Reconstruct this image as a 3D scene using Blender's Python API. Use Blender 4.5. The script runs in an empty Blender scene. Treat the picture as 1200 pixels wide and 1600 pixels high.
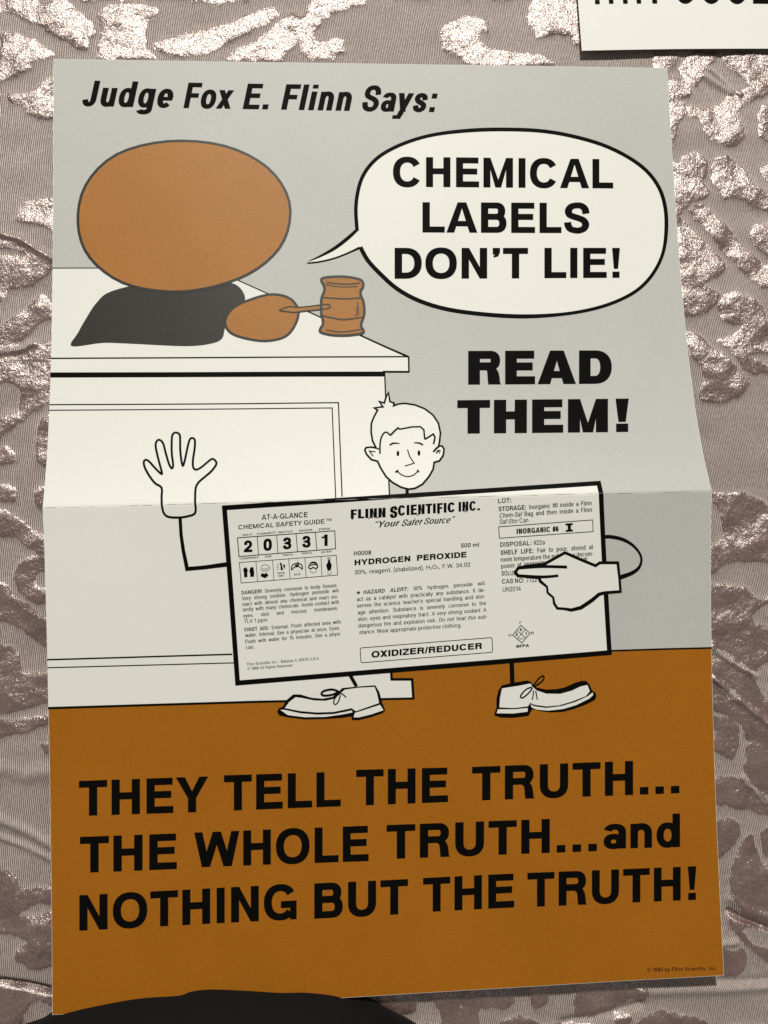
import bpy, bmesh, math, random
import numpy as np
from mathutils import Matrix, Vector
from mathutils.geometry import tessellate_polygon

S = bpy.context.scene
# ------------------------------------------------------------------ camera
W_MM, H_MM = 432.0, 627.381
FOLD = {'v': 309.323, 'al': 19.6411, 'ar': 29.7383, 'lt': 73.4235, 'lb': 172.9965, 'lift': 0.013198}
CAM_ROT = [[0.99745, 0.024539, -0.0670178], [-0.0289928, 0.9973775, -0.0663133], [0.0652148, 0.0680872, 0.9955457]]
CAM_LOC = [0.182881, -0.350804, 0.518352]

cam = bpy.data.cameras.new('camera'); cam_o = bpy.data.objects.new('camera', cam); S.collection.objects.link(cam_o)
cam.sensor_fit = 'VERTICAL'; cam.sensor_height = 24; cam.lens = 1202 / 1600 * 24
cam.clip_start = .01; cam.clip_end = 50
cam_o.matrix_world = Matrix.Translation(CAM_LOC) @ Matrix(CAM_ROT).to_4x4()
S.camera = cam_o
# ------------------------------------------------------------------ light
w = bpy.data.worlds.new('World'); S.world = w; w.use_nodes = True
w.node_tree.nodes['Background'].inputs[0].default_value = (1, .955, .89, 1)
w.node_tree.nodes['Background'].inputs[1].default_value = .17
la = bpy.data.lights.new('ceiling_light', 'AREA'); la.shape = 'DISK'; la.size = .30; la.energy = 153; la.color = (1, .968, .895)
lo = bpy.data.objects.new('ceiling_light', la); S.collection.objects.link(lo)
lo.location = (.24, 2.3, 2.8)
lo.rotation_euler = (Vector((.2, -.3, 0)) - lo.location).to_track_quat('-Z', 'Y').to_euler()
S.view_settings.view_transform = 'Standard'; S.view_settings.look = 'None'; S.view_settings.exposure = 0; S.view_settings.gamma = 1
S.view_settings.use_curve_mapping = False

# ------------------------------------------------------------------ traced shapes (millimetres)
SECOND = [[370.03,12.71,-1.2],[509.53,16.7,-1.2],[368.21,51.34,-1.2]]
SECOND_TEXT = [[[391.12,71.19],[394.45,71.27],[394.97,48.35],[391.65,48.28]],[[401.6,71.43],[404.94,71.51],[405.44,48.56],[402.11,48.49]],[[411.64,71.67],[414.99,71.75],[415.46,48.77],[412.12,48.7]],[[423.38,71.94],[426.98,72.03],[427.41,49.02],[423.82,48.94]],[[381.36,51.08],[384.82,51.15],[384.81,47.94],[381.35,47.87]],[[457.46,66.86],[457.74,63.83],[457.54,60.7],[456.87,57.67],[455.75,54.9],[454.27,52.55],[452.5,50.76],[450.55,49.62],[448.53,49.21],[446.55,49.54],[444.72,50.6],[443.16,52.32],[441.94,54.61],[441.14,57.33],[440.81,60.34],[440.96,63.45],[441.59,66.5],[445.14,65.24],[444.77,63.11],[444.66,60.93],[444.81,58.83],[445.22,56.92],[445.86,55.32],[446.7,54.11],[447.68,53.37],[448.75,53.13],[449.85,53.42],[450.92,54.2],[451.9,55.45],[452.72,57.09],[453.35,59.02],[453.74,61.13],[453.88,63.31],[453.75,65.43]],[[477.09,67.31],[477.36,64.27],[477.15,61.14],[476.47,58.09],[475.34,55.32],[473.85,52.96],[472.07,51.16],[470.11,50.03],[468.07,49.61],[466.08,49.94],[464.25,51.0],[462.68,52.73],[461.47,55.02],[460.67,57.75],[460.34,60.77],[460.5,63.89],[461.14,66.95],[464.7,65.68],[464.33,63.55],[464.21,61.37],[464.36,59.26],[464.77,57.35],[465.41,55.74],[466.24,54.53],[467.23,53.78],[468.3,53.54],[469.41,53.83],[470.49,54.62],[471.47,55.87],[472.3,57.51],[472.94,59.44],[473.34,61.57],[473.48,63.75],[473.36,65.87]],[[496.81,67.76],[497.08,64.71],[496.86,61.57],[496.16,58.52],[495.03,55.73],[493.52,53.37],[491.73,51.57],[489.75,50.43],[487.71,50.02],[485.71,50.35],[483.87,51.41],[482.3,53.14],[481.08,55.44],[480.29,58.18],[479.97,61.2],[480.14,64.33],[480.78,67.39],[484.36,66.12],[483.98,63.99],[483.86,61.8],[484.0,59.69],[484.41,57.77],[485.04,56.16],[485.88,54.94],[486.87,54.2],[487.95,53.96],[489.07,54.24],[490.15,55.03],[491.14,56.29],[491.98,57.93],[492.62,59.87],[493.03,62.0],[493.17,64.19],[493.06,66.32]],[[501.51,76.25],[505.43,76.35],[504.06,54.79],[517.75,55.08],[517.5,51.22],[499.91,50.86]]]
MOUND = [[-24.86,-636.94],[-9.25,-633.36],[-0.62,-628.9],[14.33,-625.23],[32.14,-622.49],[54.03,-620.0],[78.06,-619.58],[86.12,-617.54],[98.24,-616.73],[120.5,-618.54],[142.87,-620.94],[158.42,-621.65],[176.45,-624.67],[187.89,-629.38],[201.4,-634.63],[212.4,-641.71],[223.83,-648.83],[234.85,-655.93]]
FRAME = [[-37.87,45.71],[514.37,57.33],[467.62,-668.44],[-35.16,-635.06]]
PILE = [
[[-37.87,45.71],[-15.46,46.18],[-7.68,42.61],[-3.34,44.57],[7.51,45.73],[10.54,41.12],[18.36,35.67],[24.0,30.18],[27.02,22.78],[22.66,18.98],[21.75,9.67],[14.81,9.56],[7.46,15.93],[-3.35,19.45],[-11.99,26.72],[-24.93,32.04],[-37.84,37.35]],
[[14.04,46.8],[28.0,47.1],[24.93,44.22],[18.39,45.02]],
[[-37.78,21.62],[-27.05,21.81],[-22.75,19.57],[-14.14,17.41],[-6.81,11.98],[0.1,7.47],[-12.83,0.8],[-17.98,-5.72],[-25.68,-9.97],[-37.63,-14.71]],
[[27.94,34.93],[30.59,40.12],[35.85,43.51],[44.63,46.04],[60.0,44.95],[68.8,42.31],[69.2,38.55],[64.31,33.29],[61.21,30.89],[61.07,14.05],[66.28,8.07],[69.76,3.46],[26.94,2.8],[27.86,13.49],[30.49,19.12],[30.1,28.43]],
[[64.61,16.91],[76.07,18.98],[86.27,23.84],[101.82,26.95],[115.22,30.96],[135.48,39.87],[151.3,44.93],[154.8,39.3],[146.55,31.55],[137.5,27.6],[123.96,19.81],[112.74,13.97],[99.35,8.13],[88.28,6.08],[77.26,6.84],[68.51,11.37]],
[[93.23,50.36],[137.93,51.31],[128.88,47.32],[110.98,46.0],[93.19,46.58]],
[[114.82,4.62],[121.61,12.24],[135.1,18.11],[144.18,24.88],[153.32,33.1],[162.48,40.4],[169.18,36.73],[178.56,51.22],[215.05,51.99],[215.83,47.21],[205.72,45.09],[191.92,40.03],[186.35,35.16],[180.78,29.34],[177.93,23.59],[172.57,26.34],[167.48,20.56],[161.95,14.79],[154.99,3.83]],
[[166.62,22.44],[177.97,25.49],[178.75,19.81],[186.88,19.0],[193.77,22.92],[200.52,20.19],[198.48,11.6],[191.11,6.75],[176.62,5.58],[169.53,11.13]],
[[267.5,22.3],[269.63,30.5],[276.8,36.89],[284.84,40.9],[295.52,40.15],[304.72,36.46],[303.91,27.75],[296.45,27.62],[297.99,18.98],[306.23,15.27],[320.17,13.57],[343.51,11.05],[353.52,3.49],[289.48,2.53],[279.1,10.03],[269.98,13.72]],
[[334.85,50.63],[339.73,54.63],[371.51,55.31],[373.08,17.82],[366.56,20.14],[363.04,25.9],[352.7,27.17],[339.39,24.52],[334.07,32.17],[331.61,40.85]],
[[424.38,14.28],[443.51,12.63],[441.1,3.81],[434.2,0.79],[423.7,1.61]],
[[450.81,13.73],[460.65,16.82],[475.14,16.08],[472.3,9.17],[466.26,5.16],[461.07,-0.77],[458.8,-6.66],[455.63,-11.56],[450.92,-9.68],[446.38,-4.88],[442.86,0.92],[446.08,6.82]],
[[433.83,-6.02],[438.85,-2.06],[445.36,-5.86],[452.73,-11.6],[450.42,-18.43],[444.54,-20.44],[439.9,-17.59],[435.37,-12.8]],
[[432.55,-11.86],[440.86,-17.58],[447.2,-24.29],[443.67,-35.94],[441.7,-36.92],[437.68,-49.01],[434.83,-57.2],[431.02,-57.23]],
[[447.15,-25.26],[454.84,-25.17],[458.52,-28.04],[470.33,-24.03],[480.41,-17.1],[490.36,-13.07],[497.87,-9.55],[493.22,-6.19],[477.1,8.26],[476.48,14.14],[482.44,16.2],[514.13,15.72],[512.03,-16.71],[499.69,-19.3],[492.09,-24.27],[484.52,-29.22],[487.94,-36.47],[490.18,-47.11],[485.41,-53.92],[478.0,-56.88],[468.54,-54.06],[460.28,-47.37],[456.89,-39.67],[456.26,-33.88],[447.61,-33.96]],
[[499.95,-30.51],[505.22,-24.12],[511.72,-21.6],[509.76,-51.8],[502.48,-51.86],[500.09,-43.63]],
[[432.56,-63.93],[437.96,-69.64],[442.15,-62.9],[449.01,-59.98],[456.61,-60.88],[460.0,-68.55],[459.55,-76.23],[456.23,-83.9],[461.63,-89.62],[459.44,-94.4],[446.82,-98.25],[439.84,-103.97],[438.57,-109.66],[431.72,-113.46]],
[[462.71,-71.42],[465.93,-65.63],[474.81,-61.72],[480.3,-66.5],[485.79,-71.29],[491.34,-75.11],[489.23,-78.0],[495.44,-86.62],[507.14,-92.34],[506.33,-104.81],[494.47,-101.96],[485.2,-96.24],[470.87,-95.32],[466.53,-87.69],[462.2,-80.05]],
[[498.83,-71.21],[508.64,-69.23],[507.64,-84.65],[500.69,-79.87]],
[[443.64,-103.96],[448.62,-100.15],[456.35,-98.22],[461.75,-103.93],[467.14,-109.64],[474.21,-119.14],[481.34,-127.7],[488.53,-135.3],[495.83,-141.01],[503.62,-146.72],[502.58,-162.79],[494.57,-160.86],[487.34,-154.22],[481.07,-147.58],[474.8,-140.95],[468.46,-135.26],[463.2,-127.68],[457.93,-120.09],[451.71,-112.5]],
[[434.35,-108.72],[441.31,-111.56],[447.47,-120.09],[454.69,-126.72],[460.9,-134.3],[467.17,-140.93],[469.57,-148.49],[464.59,-152.24],[456.77,-155.97],[451.98,-156.88],[458.28,-162.55],[463.8,-165.4],[460.57,-171.94],[455.51,-177.52],[450.57,-181.22],[434.97,-182.04]],
[[461.46,-172.89],[466.65,-165.41],[475.37,-162.64],[484.67,-166.46],[492.0,-171.21],[496.35,-177.82],[497.54,-189.09],[500.57,-193.8],[499.61,-208.75],[480.5,-210.4],[485.12,-212.31],[499.0,-218.06],[498.64,-223.64],[482.94,-224.37],[477.5,-220.59],[468.9,-206.55],[463.46,-202.78],[458.02,-199.0],[470.53,-195.39],[475.49,-191.7],[479.52,-188.0],[470.98,-187.93],[465.47,-185.08],[462.02,-179.44]],
[[488.49,-120.57],[493.68,-114.38],[505.93,-111.03],[503.87,-142.92],[497.15,-135.32],[491.76,-129.61]],
[[436.8,-191.36],[444.21,-193.29],[450.64,-196.14],[453.08,-202.67],[457.58,-206.43],[464.07,-208.36],[470.22,-215.86],[476.38,-223.36],[482.65,-229.0],[480.47,-233.6],[476.41,-238.17],[471.53,-240.86],[466.71,-242.64],[459.97,-245.3],[450.64,-244.24],[444.2,-242.3],[445.67,-233.12],[448.75,-228.55],[445.69,-216.5],[439.44,-210.87]],
[[447.83,-308.04],[458.06,-308.28],[472.1,-307.69],[481.22,-311.53],[492.53,-318.16],[489.9,-358.74],[478.32,-357.5],[464.45,-356.21],[455.9,-359.54],[449.16,-363.81],[443.12,-364.52],[444.06,-348.46],[452.29,-342.41],[456.21,-338.92],[455.38,-321.78],[451.17,-314.45]],
[[442.7,-371.64],[458.84,-372.14],[467.98,-374.2],[474.59,-379.76],[480.28,-385.3],[488.51,-380.2],[488.05,-387.33],[476.23,-390.51],[472.25,-394.83],[474.75,-399.35],[487.01,-403.32],[485.53,-426.31],[476.54,-429.5],[473.5,-433.79],[464.52,-429.93],[455.72,-423.44],[449.16,-417.92],[441.59,-414.12]],
[[441.43,-416.75],[452.0,-424.18],[464.47,-430.81],[471.49,-436.35],[472.94,-442.56],[477.12,-449.31],[483.85,-452.21],[482.55,-472.29],[473.28,-466.22],[465.37,-460.65],[458.48,-453.38],[457.13,-445.45],[453.63,-442.68],[451.54,-446.98],[447.13,-444.18],[440.25,-436.91]],
[[440.09,-439.53],[449.66,-447.78],[462.84,-457.05],[466.23,-461.56],[478.56,-469.94],[482.49,-473.16],[479.61,-517.72],[472.78,-517.39],[466.39,-510.19],[461.01,-501.3],[462.51,-491.85],[464.07,-481.51],[461.12,-470.07],[455.91,-465.49],[447.91,-461.67],[439.92,-457.86]],
[[440.6,-461.81],[453.22,-464.51],[459.29,-469.99],[459.51,-481.31],[455.39,-488.93],[452.4,-493.12],[447.1,-490.29],[440.56,-485.67]],
[[439.56,-502.46],[453.58,-503.55],[459.73,-507.29],[466.62,-513.65],[472.61,-519.97],[479.17,-524.6],[478.78,-530.6],[469.68,-530.15],[463.09,-526.39],[454.03,-525.94],[445.14,-522.93],[438.42,-521.74]],
[[439.14,-532.48],[449.14,-531.7],[456.17,-535.48],[455.8,-541.45],[453.62,-547.32],[448.8,-552.18],[443.14,-556.14],[437.45,-560.93]],
[[457.24,-547.5],[463.94,-541.86],[467.66,-554.88],[469.04,-561.77],[476.51,-565.58],[474.16,-601.92],[465.27,-599.71],[454.3,-594.86],[449.28,-588.67],[447.0,-581.78],[446.77,-570.77],[450.14,-559.91]],
[[470.28,-542.19],[478.33,-537.45],[476.71,-562.61],[470.38,-555.02]],
[[444.49,-593.45],[449.92,-592.92],[458.53,-599.32],[473.94,-605.28],[473.62,-610.32],[462.59,-606.3],[457.37,-603.47],[452.78,-604.88],[455.95,-611.79],[461.96,-616.35],[472.97,-620.37],[472.32,-630.4],[463.28,-623.98],[454.79,-615.92],[448.05,-608.8],[444.88,-601.89]],
[[435.99,-615.62],[446.09,-618.75],[452.0,-617.43],[455.27,-622.65],[454.85,-629.32],[450.92,-634.92],[444.58,-636.2],[434.84,-634.75]],
[[192.2,-630.06],[229.99,-632.48],[229.58,-645.38],[223.64,-646.61],[208.48,-647.22],[198.14,-642.52]],
[[236.82,-630.89],[258.86,-632.29],[259.14,-648.13],[261.34,-634.48],[293.95,-632.48],[295.17,-644.79],[289.08,-646.84],[280.57,-645.47],[272.86,-645.78],[270.1,-651.28],[271.57,-657.45],[246.15,-655.76],[245.59,-647.24]],
[[303.48,-631.04],[320.72,-632.13],[317.54,-645.43],[313.06,-649.22],[308.79,-648.12],[305.5,-644.65]],
[[338.03,-633.22],[386.13,-634.19],[384.6,-646.48],[371.43,-646.45],[362.5,-649.98],[353.53,-655.14],[344.74,-657.01],[336.16,-654.81],[334.77,-647.36]],
[[363.21,-653.31],[373.19,-654.79],[374.29,-658.96],[368.36,-663.9],[359.66,-663.32]],
[[375.91,-661.53],[384.03,-657.14],[390.82,-653.47],[403.9,-655.97],[419.08,-661.09],[429.75,-667.99],[374.89,-664.33]],
[[285.37,-653.91],[293.19,-651.17],[305.94,-654.45],[314.3,-660.3],[284.34,-658.3]],
[[-33.33,-24.26],[-30.78,-21.49],[-23.09,-21.39],[-16.24,-18.56],[-11.96,-15.75],[-7.66,-12.94],[-5.08,-9.22],[0.09,-7.3],[0.06,-38.98],[-5.94,-39.49],[-12.79,-38.65],[-19.64,-36.89],[-23.93,-29.64],[-29.9,-28.79]],
[[-23.76,-101.17],[-18.68,-98.47],[-11.89,-96.65],[0.02,-93.01],[0.0,-121.77],[-6.79,-117.29],[-11.88,-114.61],[-20.35,-113.72],[-27.12,-112.83],[-25.45,-105.66]],
[[-39.32,-119.53],[-29.62,-122.65],[-20.33,-127.12],[-11.87,-132.48],[-0.01,-139.64],[-0.01,-145.88],[-8.47,-151.18],[-13.53,-156.48],[-21.95,-158.21],[-31.19,-159.92],[-39.14,-162.09],[-39.25,-135.98],[-30.84,-136.0],[-19.46,-137.36],[-24.53,-132.9],[-39.27,-131.54]],
[[-15.21,-167.08],[-11.0,-162.69],[-5.94,-164.49],[-0.88,-171.6],[-1.73,-179.54],[-10.99,-182.99],[-16.86,-188.22],[-21.88,-195.19],[-26.88,-199.95],[-38.97,-201.57],[-39.04,-185.83],[-31.12,-180.19],[-26.94,-176.7],[-20.24,-173.23]],
[[-38.96,-205.06],[-28.55,-202.12],[-20.19,-200.46],[-15.17,-197.01],[-7.62,-196.21],[-0.89,-197.15],[-0.91,-219.93],[-3.43,-236.44],[-10.95,-242.41],[-18.44,-246.61],[-25.08,-251.69],[-32.52,-258.46],[-38.71,-263.07],[-38.77,-247.57],[-30.08,-244.69],[-24.28,-241.33],[-22.63,-230.95],[-24.31,-226.58],[-30.15,-223.89],[-38.88,-222.04]],
[[-39.14,-161.21],[-32.03,-159.92],[-32.84,-166.97],[-39.1,-170.9]],
[[-9.27,-247.63],[-3.43,-245.13],[-3.44,-263.3],[-5.94,-281.33],[-11.75,-277.78],[-13.42,-267.42],[-11.77,-255.38]],
[[-38.68,-269.94],[-31.67,-266.21],[-27.52,-269.73],[-25.03,-273.22],[-27.5,-276.6],[-38.63,-281.08]],
[[-38.59,-291.76],[-30.76,-291.08],[-25.8,-294.6],[-24.96,-299.74],[-25.78,-303.13],[-38.54,-303.68]],
[[-14.22,-295.72],[-6.77,-292.47],[-6.76,-309.56],[-11.73,-307.73],[-14.22,-301.7]],
[[-38.52,-306.66],[-30.7,-309.82],[-22.45,-315.13],[-15.84,-322.09],[-5.11,-325.77],[-5.11,-338.49],[-10.88,-338.32],[-15.83,-334.8],[-22.42,-330.39],[-29.0,-326.83],[-38.44,-325.73]],
[[-19.93,-341.45],[-15.0,-339.05],[-4.28,-338.51],[-4.29,-350.34],[-12.52,-350.94],[-13.33,-359.34],[-4.29,-361.3],[-3.47,-372.67],[-11.68,-371.14],[-19.89,-365.85],[-24.81,-361.5],[-27.28,-353.86],[-25.66,-347.18]],
[[-38.33,-353.11],[-30.54,-357.96],[-26.44,-364.8],[-17.42,-370.96],[-10.86,-377.87],[-1.83,-383.2],[-1.84,-399.9],[-7.57,-398.86],[-13.3,-395.33],[-19.84,-390.1],[-28.02,-383.98],[-38.21,-380.3]],
[[-38.14,-396.1],[-28.79,-398.1],[-23.89,-404.09],[-22.24,-414.93],[-1.03,-416.56],[-1.04,-434.78],[-15.69,-438.3],[-27.85,-440.27],[-37.95,-441.9]],
[[-37.93,-445.18],[-19.74,-444.71],[-11.62,-443.41],[-1.04,-440.55],[-1.05,-447.97],[-11.62,-451.63],[-19.72,-454.56],[-27.81,-455.85],[-37.89,-456.23]],
[[-9.99,-461.54],[-1.06,-460.29],[-1.06,-469.3],[-8.36,-467.34]],
[[-37.54,-537.46],[-29.96,-539.87],[-24.35,-546.57],[-22.74,-552.25],[-1.11,-552.66],[-1.12,-563.84],[-11.53,-562.45],[-19.52,-565.18],[-24.29,-568.88],[-15.52,-569.39],[-1.12,-567.83],[-1.13,-586.12],[-15.5,-586.05],[-21.08,-582.55],[-27.44,-580.59],[-37.37,-578.42]],
[[-25.83,-590.17],[-19.48,-585.81],[-1.93,-587.66],[-1.94,-600.32],[-10.7,-603.72],[-17.86,-601.7],[-24.22,-596.58]],
[[-37.24,-609.14],[-23.39,-610.8],[-11.49,-615.48],[-1.15,-617.71],[-1.16,-627.53],[-11.49,-620.98],[-19.4,-628.3],[-21.75,-637.9],[-37.12,-636.88]]
]
CREASE = [[[[-35.67,-508.26],[-19.61,-516.33],[-1.9,-526.91]],1.6,5],[[[-35.62,-519.53],[-17.58,-527.3],[-1.91,-536.17]],1.2,3.5],[[[-36.85,-607.99],[-19.43,-611.44],[-1.95,-617.27]],-4,3],[[[-37.4,-475.81],[-19.67,-480.69],[-1.88,-479.48]],1.5,9],[[[-37.21,-120.86],[-24.55,-124.44],[-11.87,-132.04],[-1.7,-138.3]],1.6,4],[[[-36.89,-202.03],[-24.37,-201.29],[-13.91,-197.02]],1.5,4],[[[442.07,-436.98],[458.59,-451.64],[482.58,-471.86]],1.5,3.5],[[[443.31,-415.94],[459.99,-428.88],[473.33,-436.42]],1.3,3.5],[[[445.36,-593.93],[456.26,-599.61],[473.84,-606.96]],-2.5,3.5],[[[445.9,-585.1],[458.9,-593.44],[474.27,-600.24]],1.2,5],[[[437.42,-614.04],[448.63,-613.87]],1.5,3.5],[[[380.48,-641.26],[424.57,-642.83],[471.43,-644.14]],1.6,6],[[[435.95,-638.57],[471.67,-640.4]],-1.2,4],[[[459.89,-504.7],[468.39,-514.6],[479.33,-522.02]],1.2,4],[[[461.93,-2.71],[480.56,-14.66]],1.2,4],[[[467.05,2.24],[487.69,-17.01]],1.0,3],[[[327.3,-659.13],[349.11,-656.48],[380.0,-650.3]],-2,5]]
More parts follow.
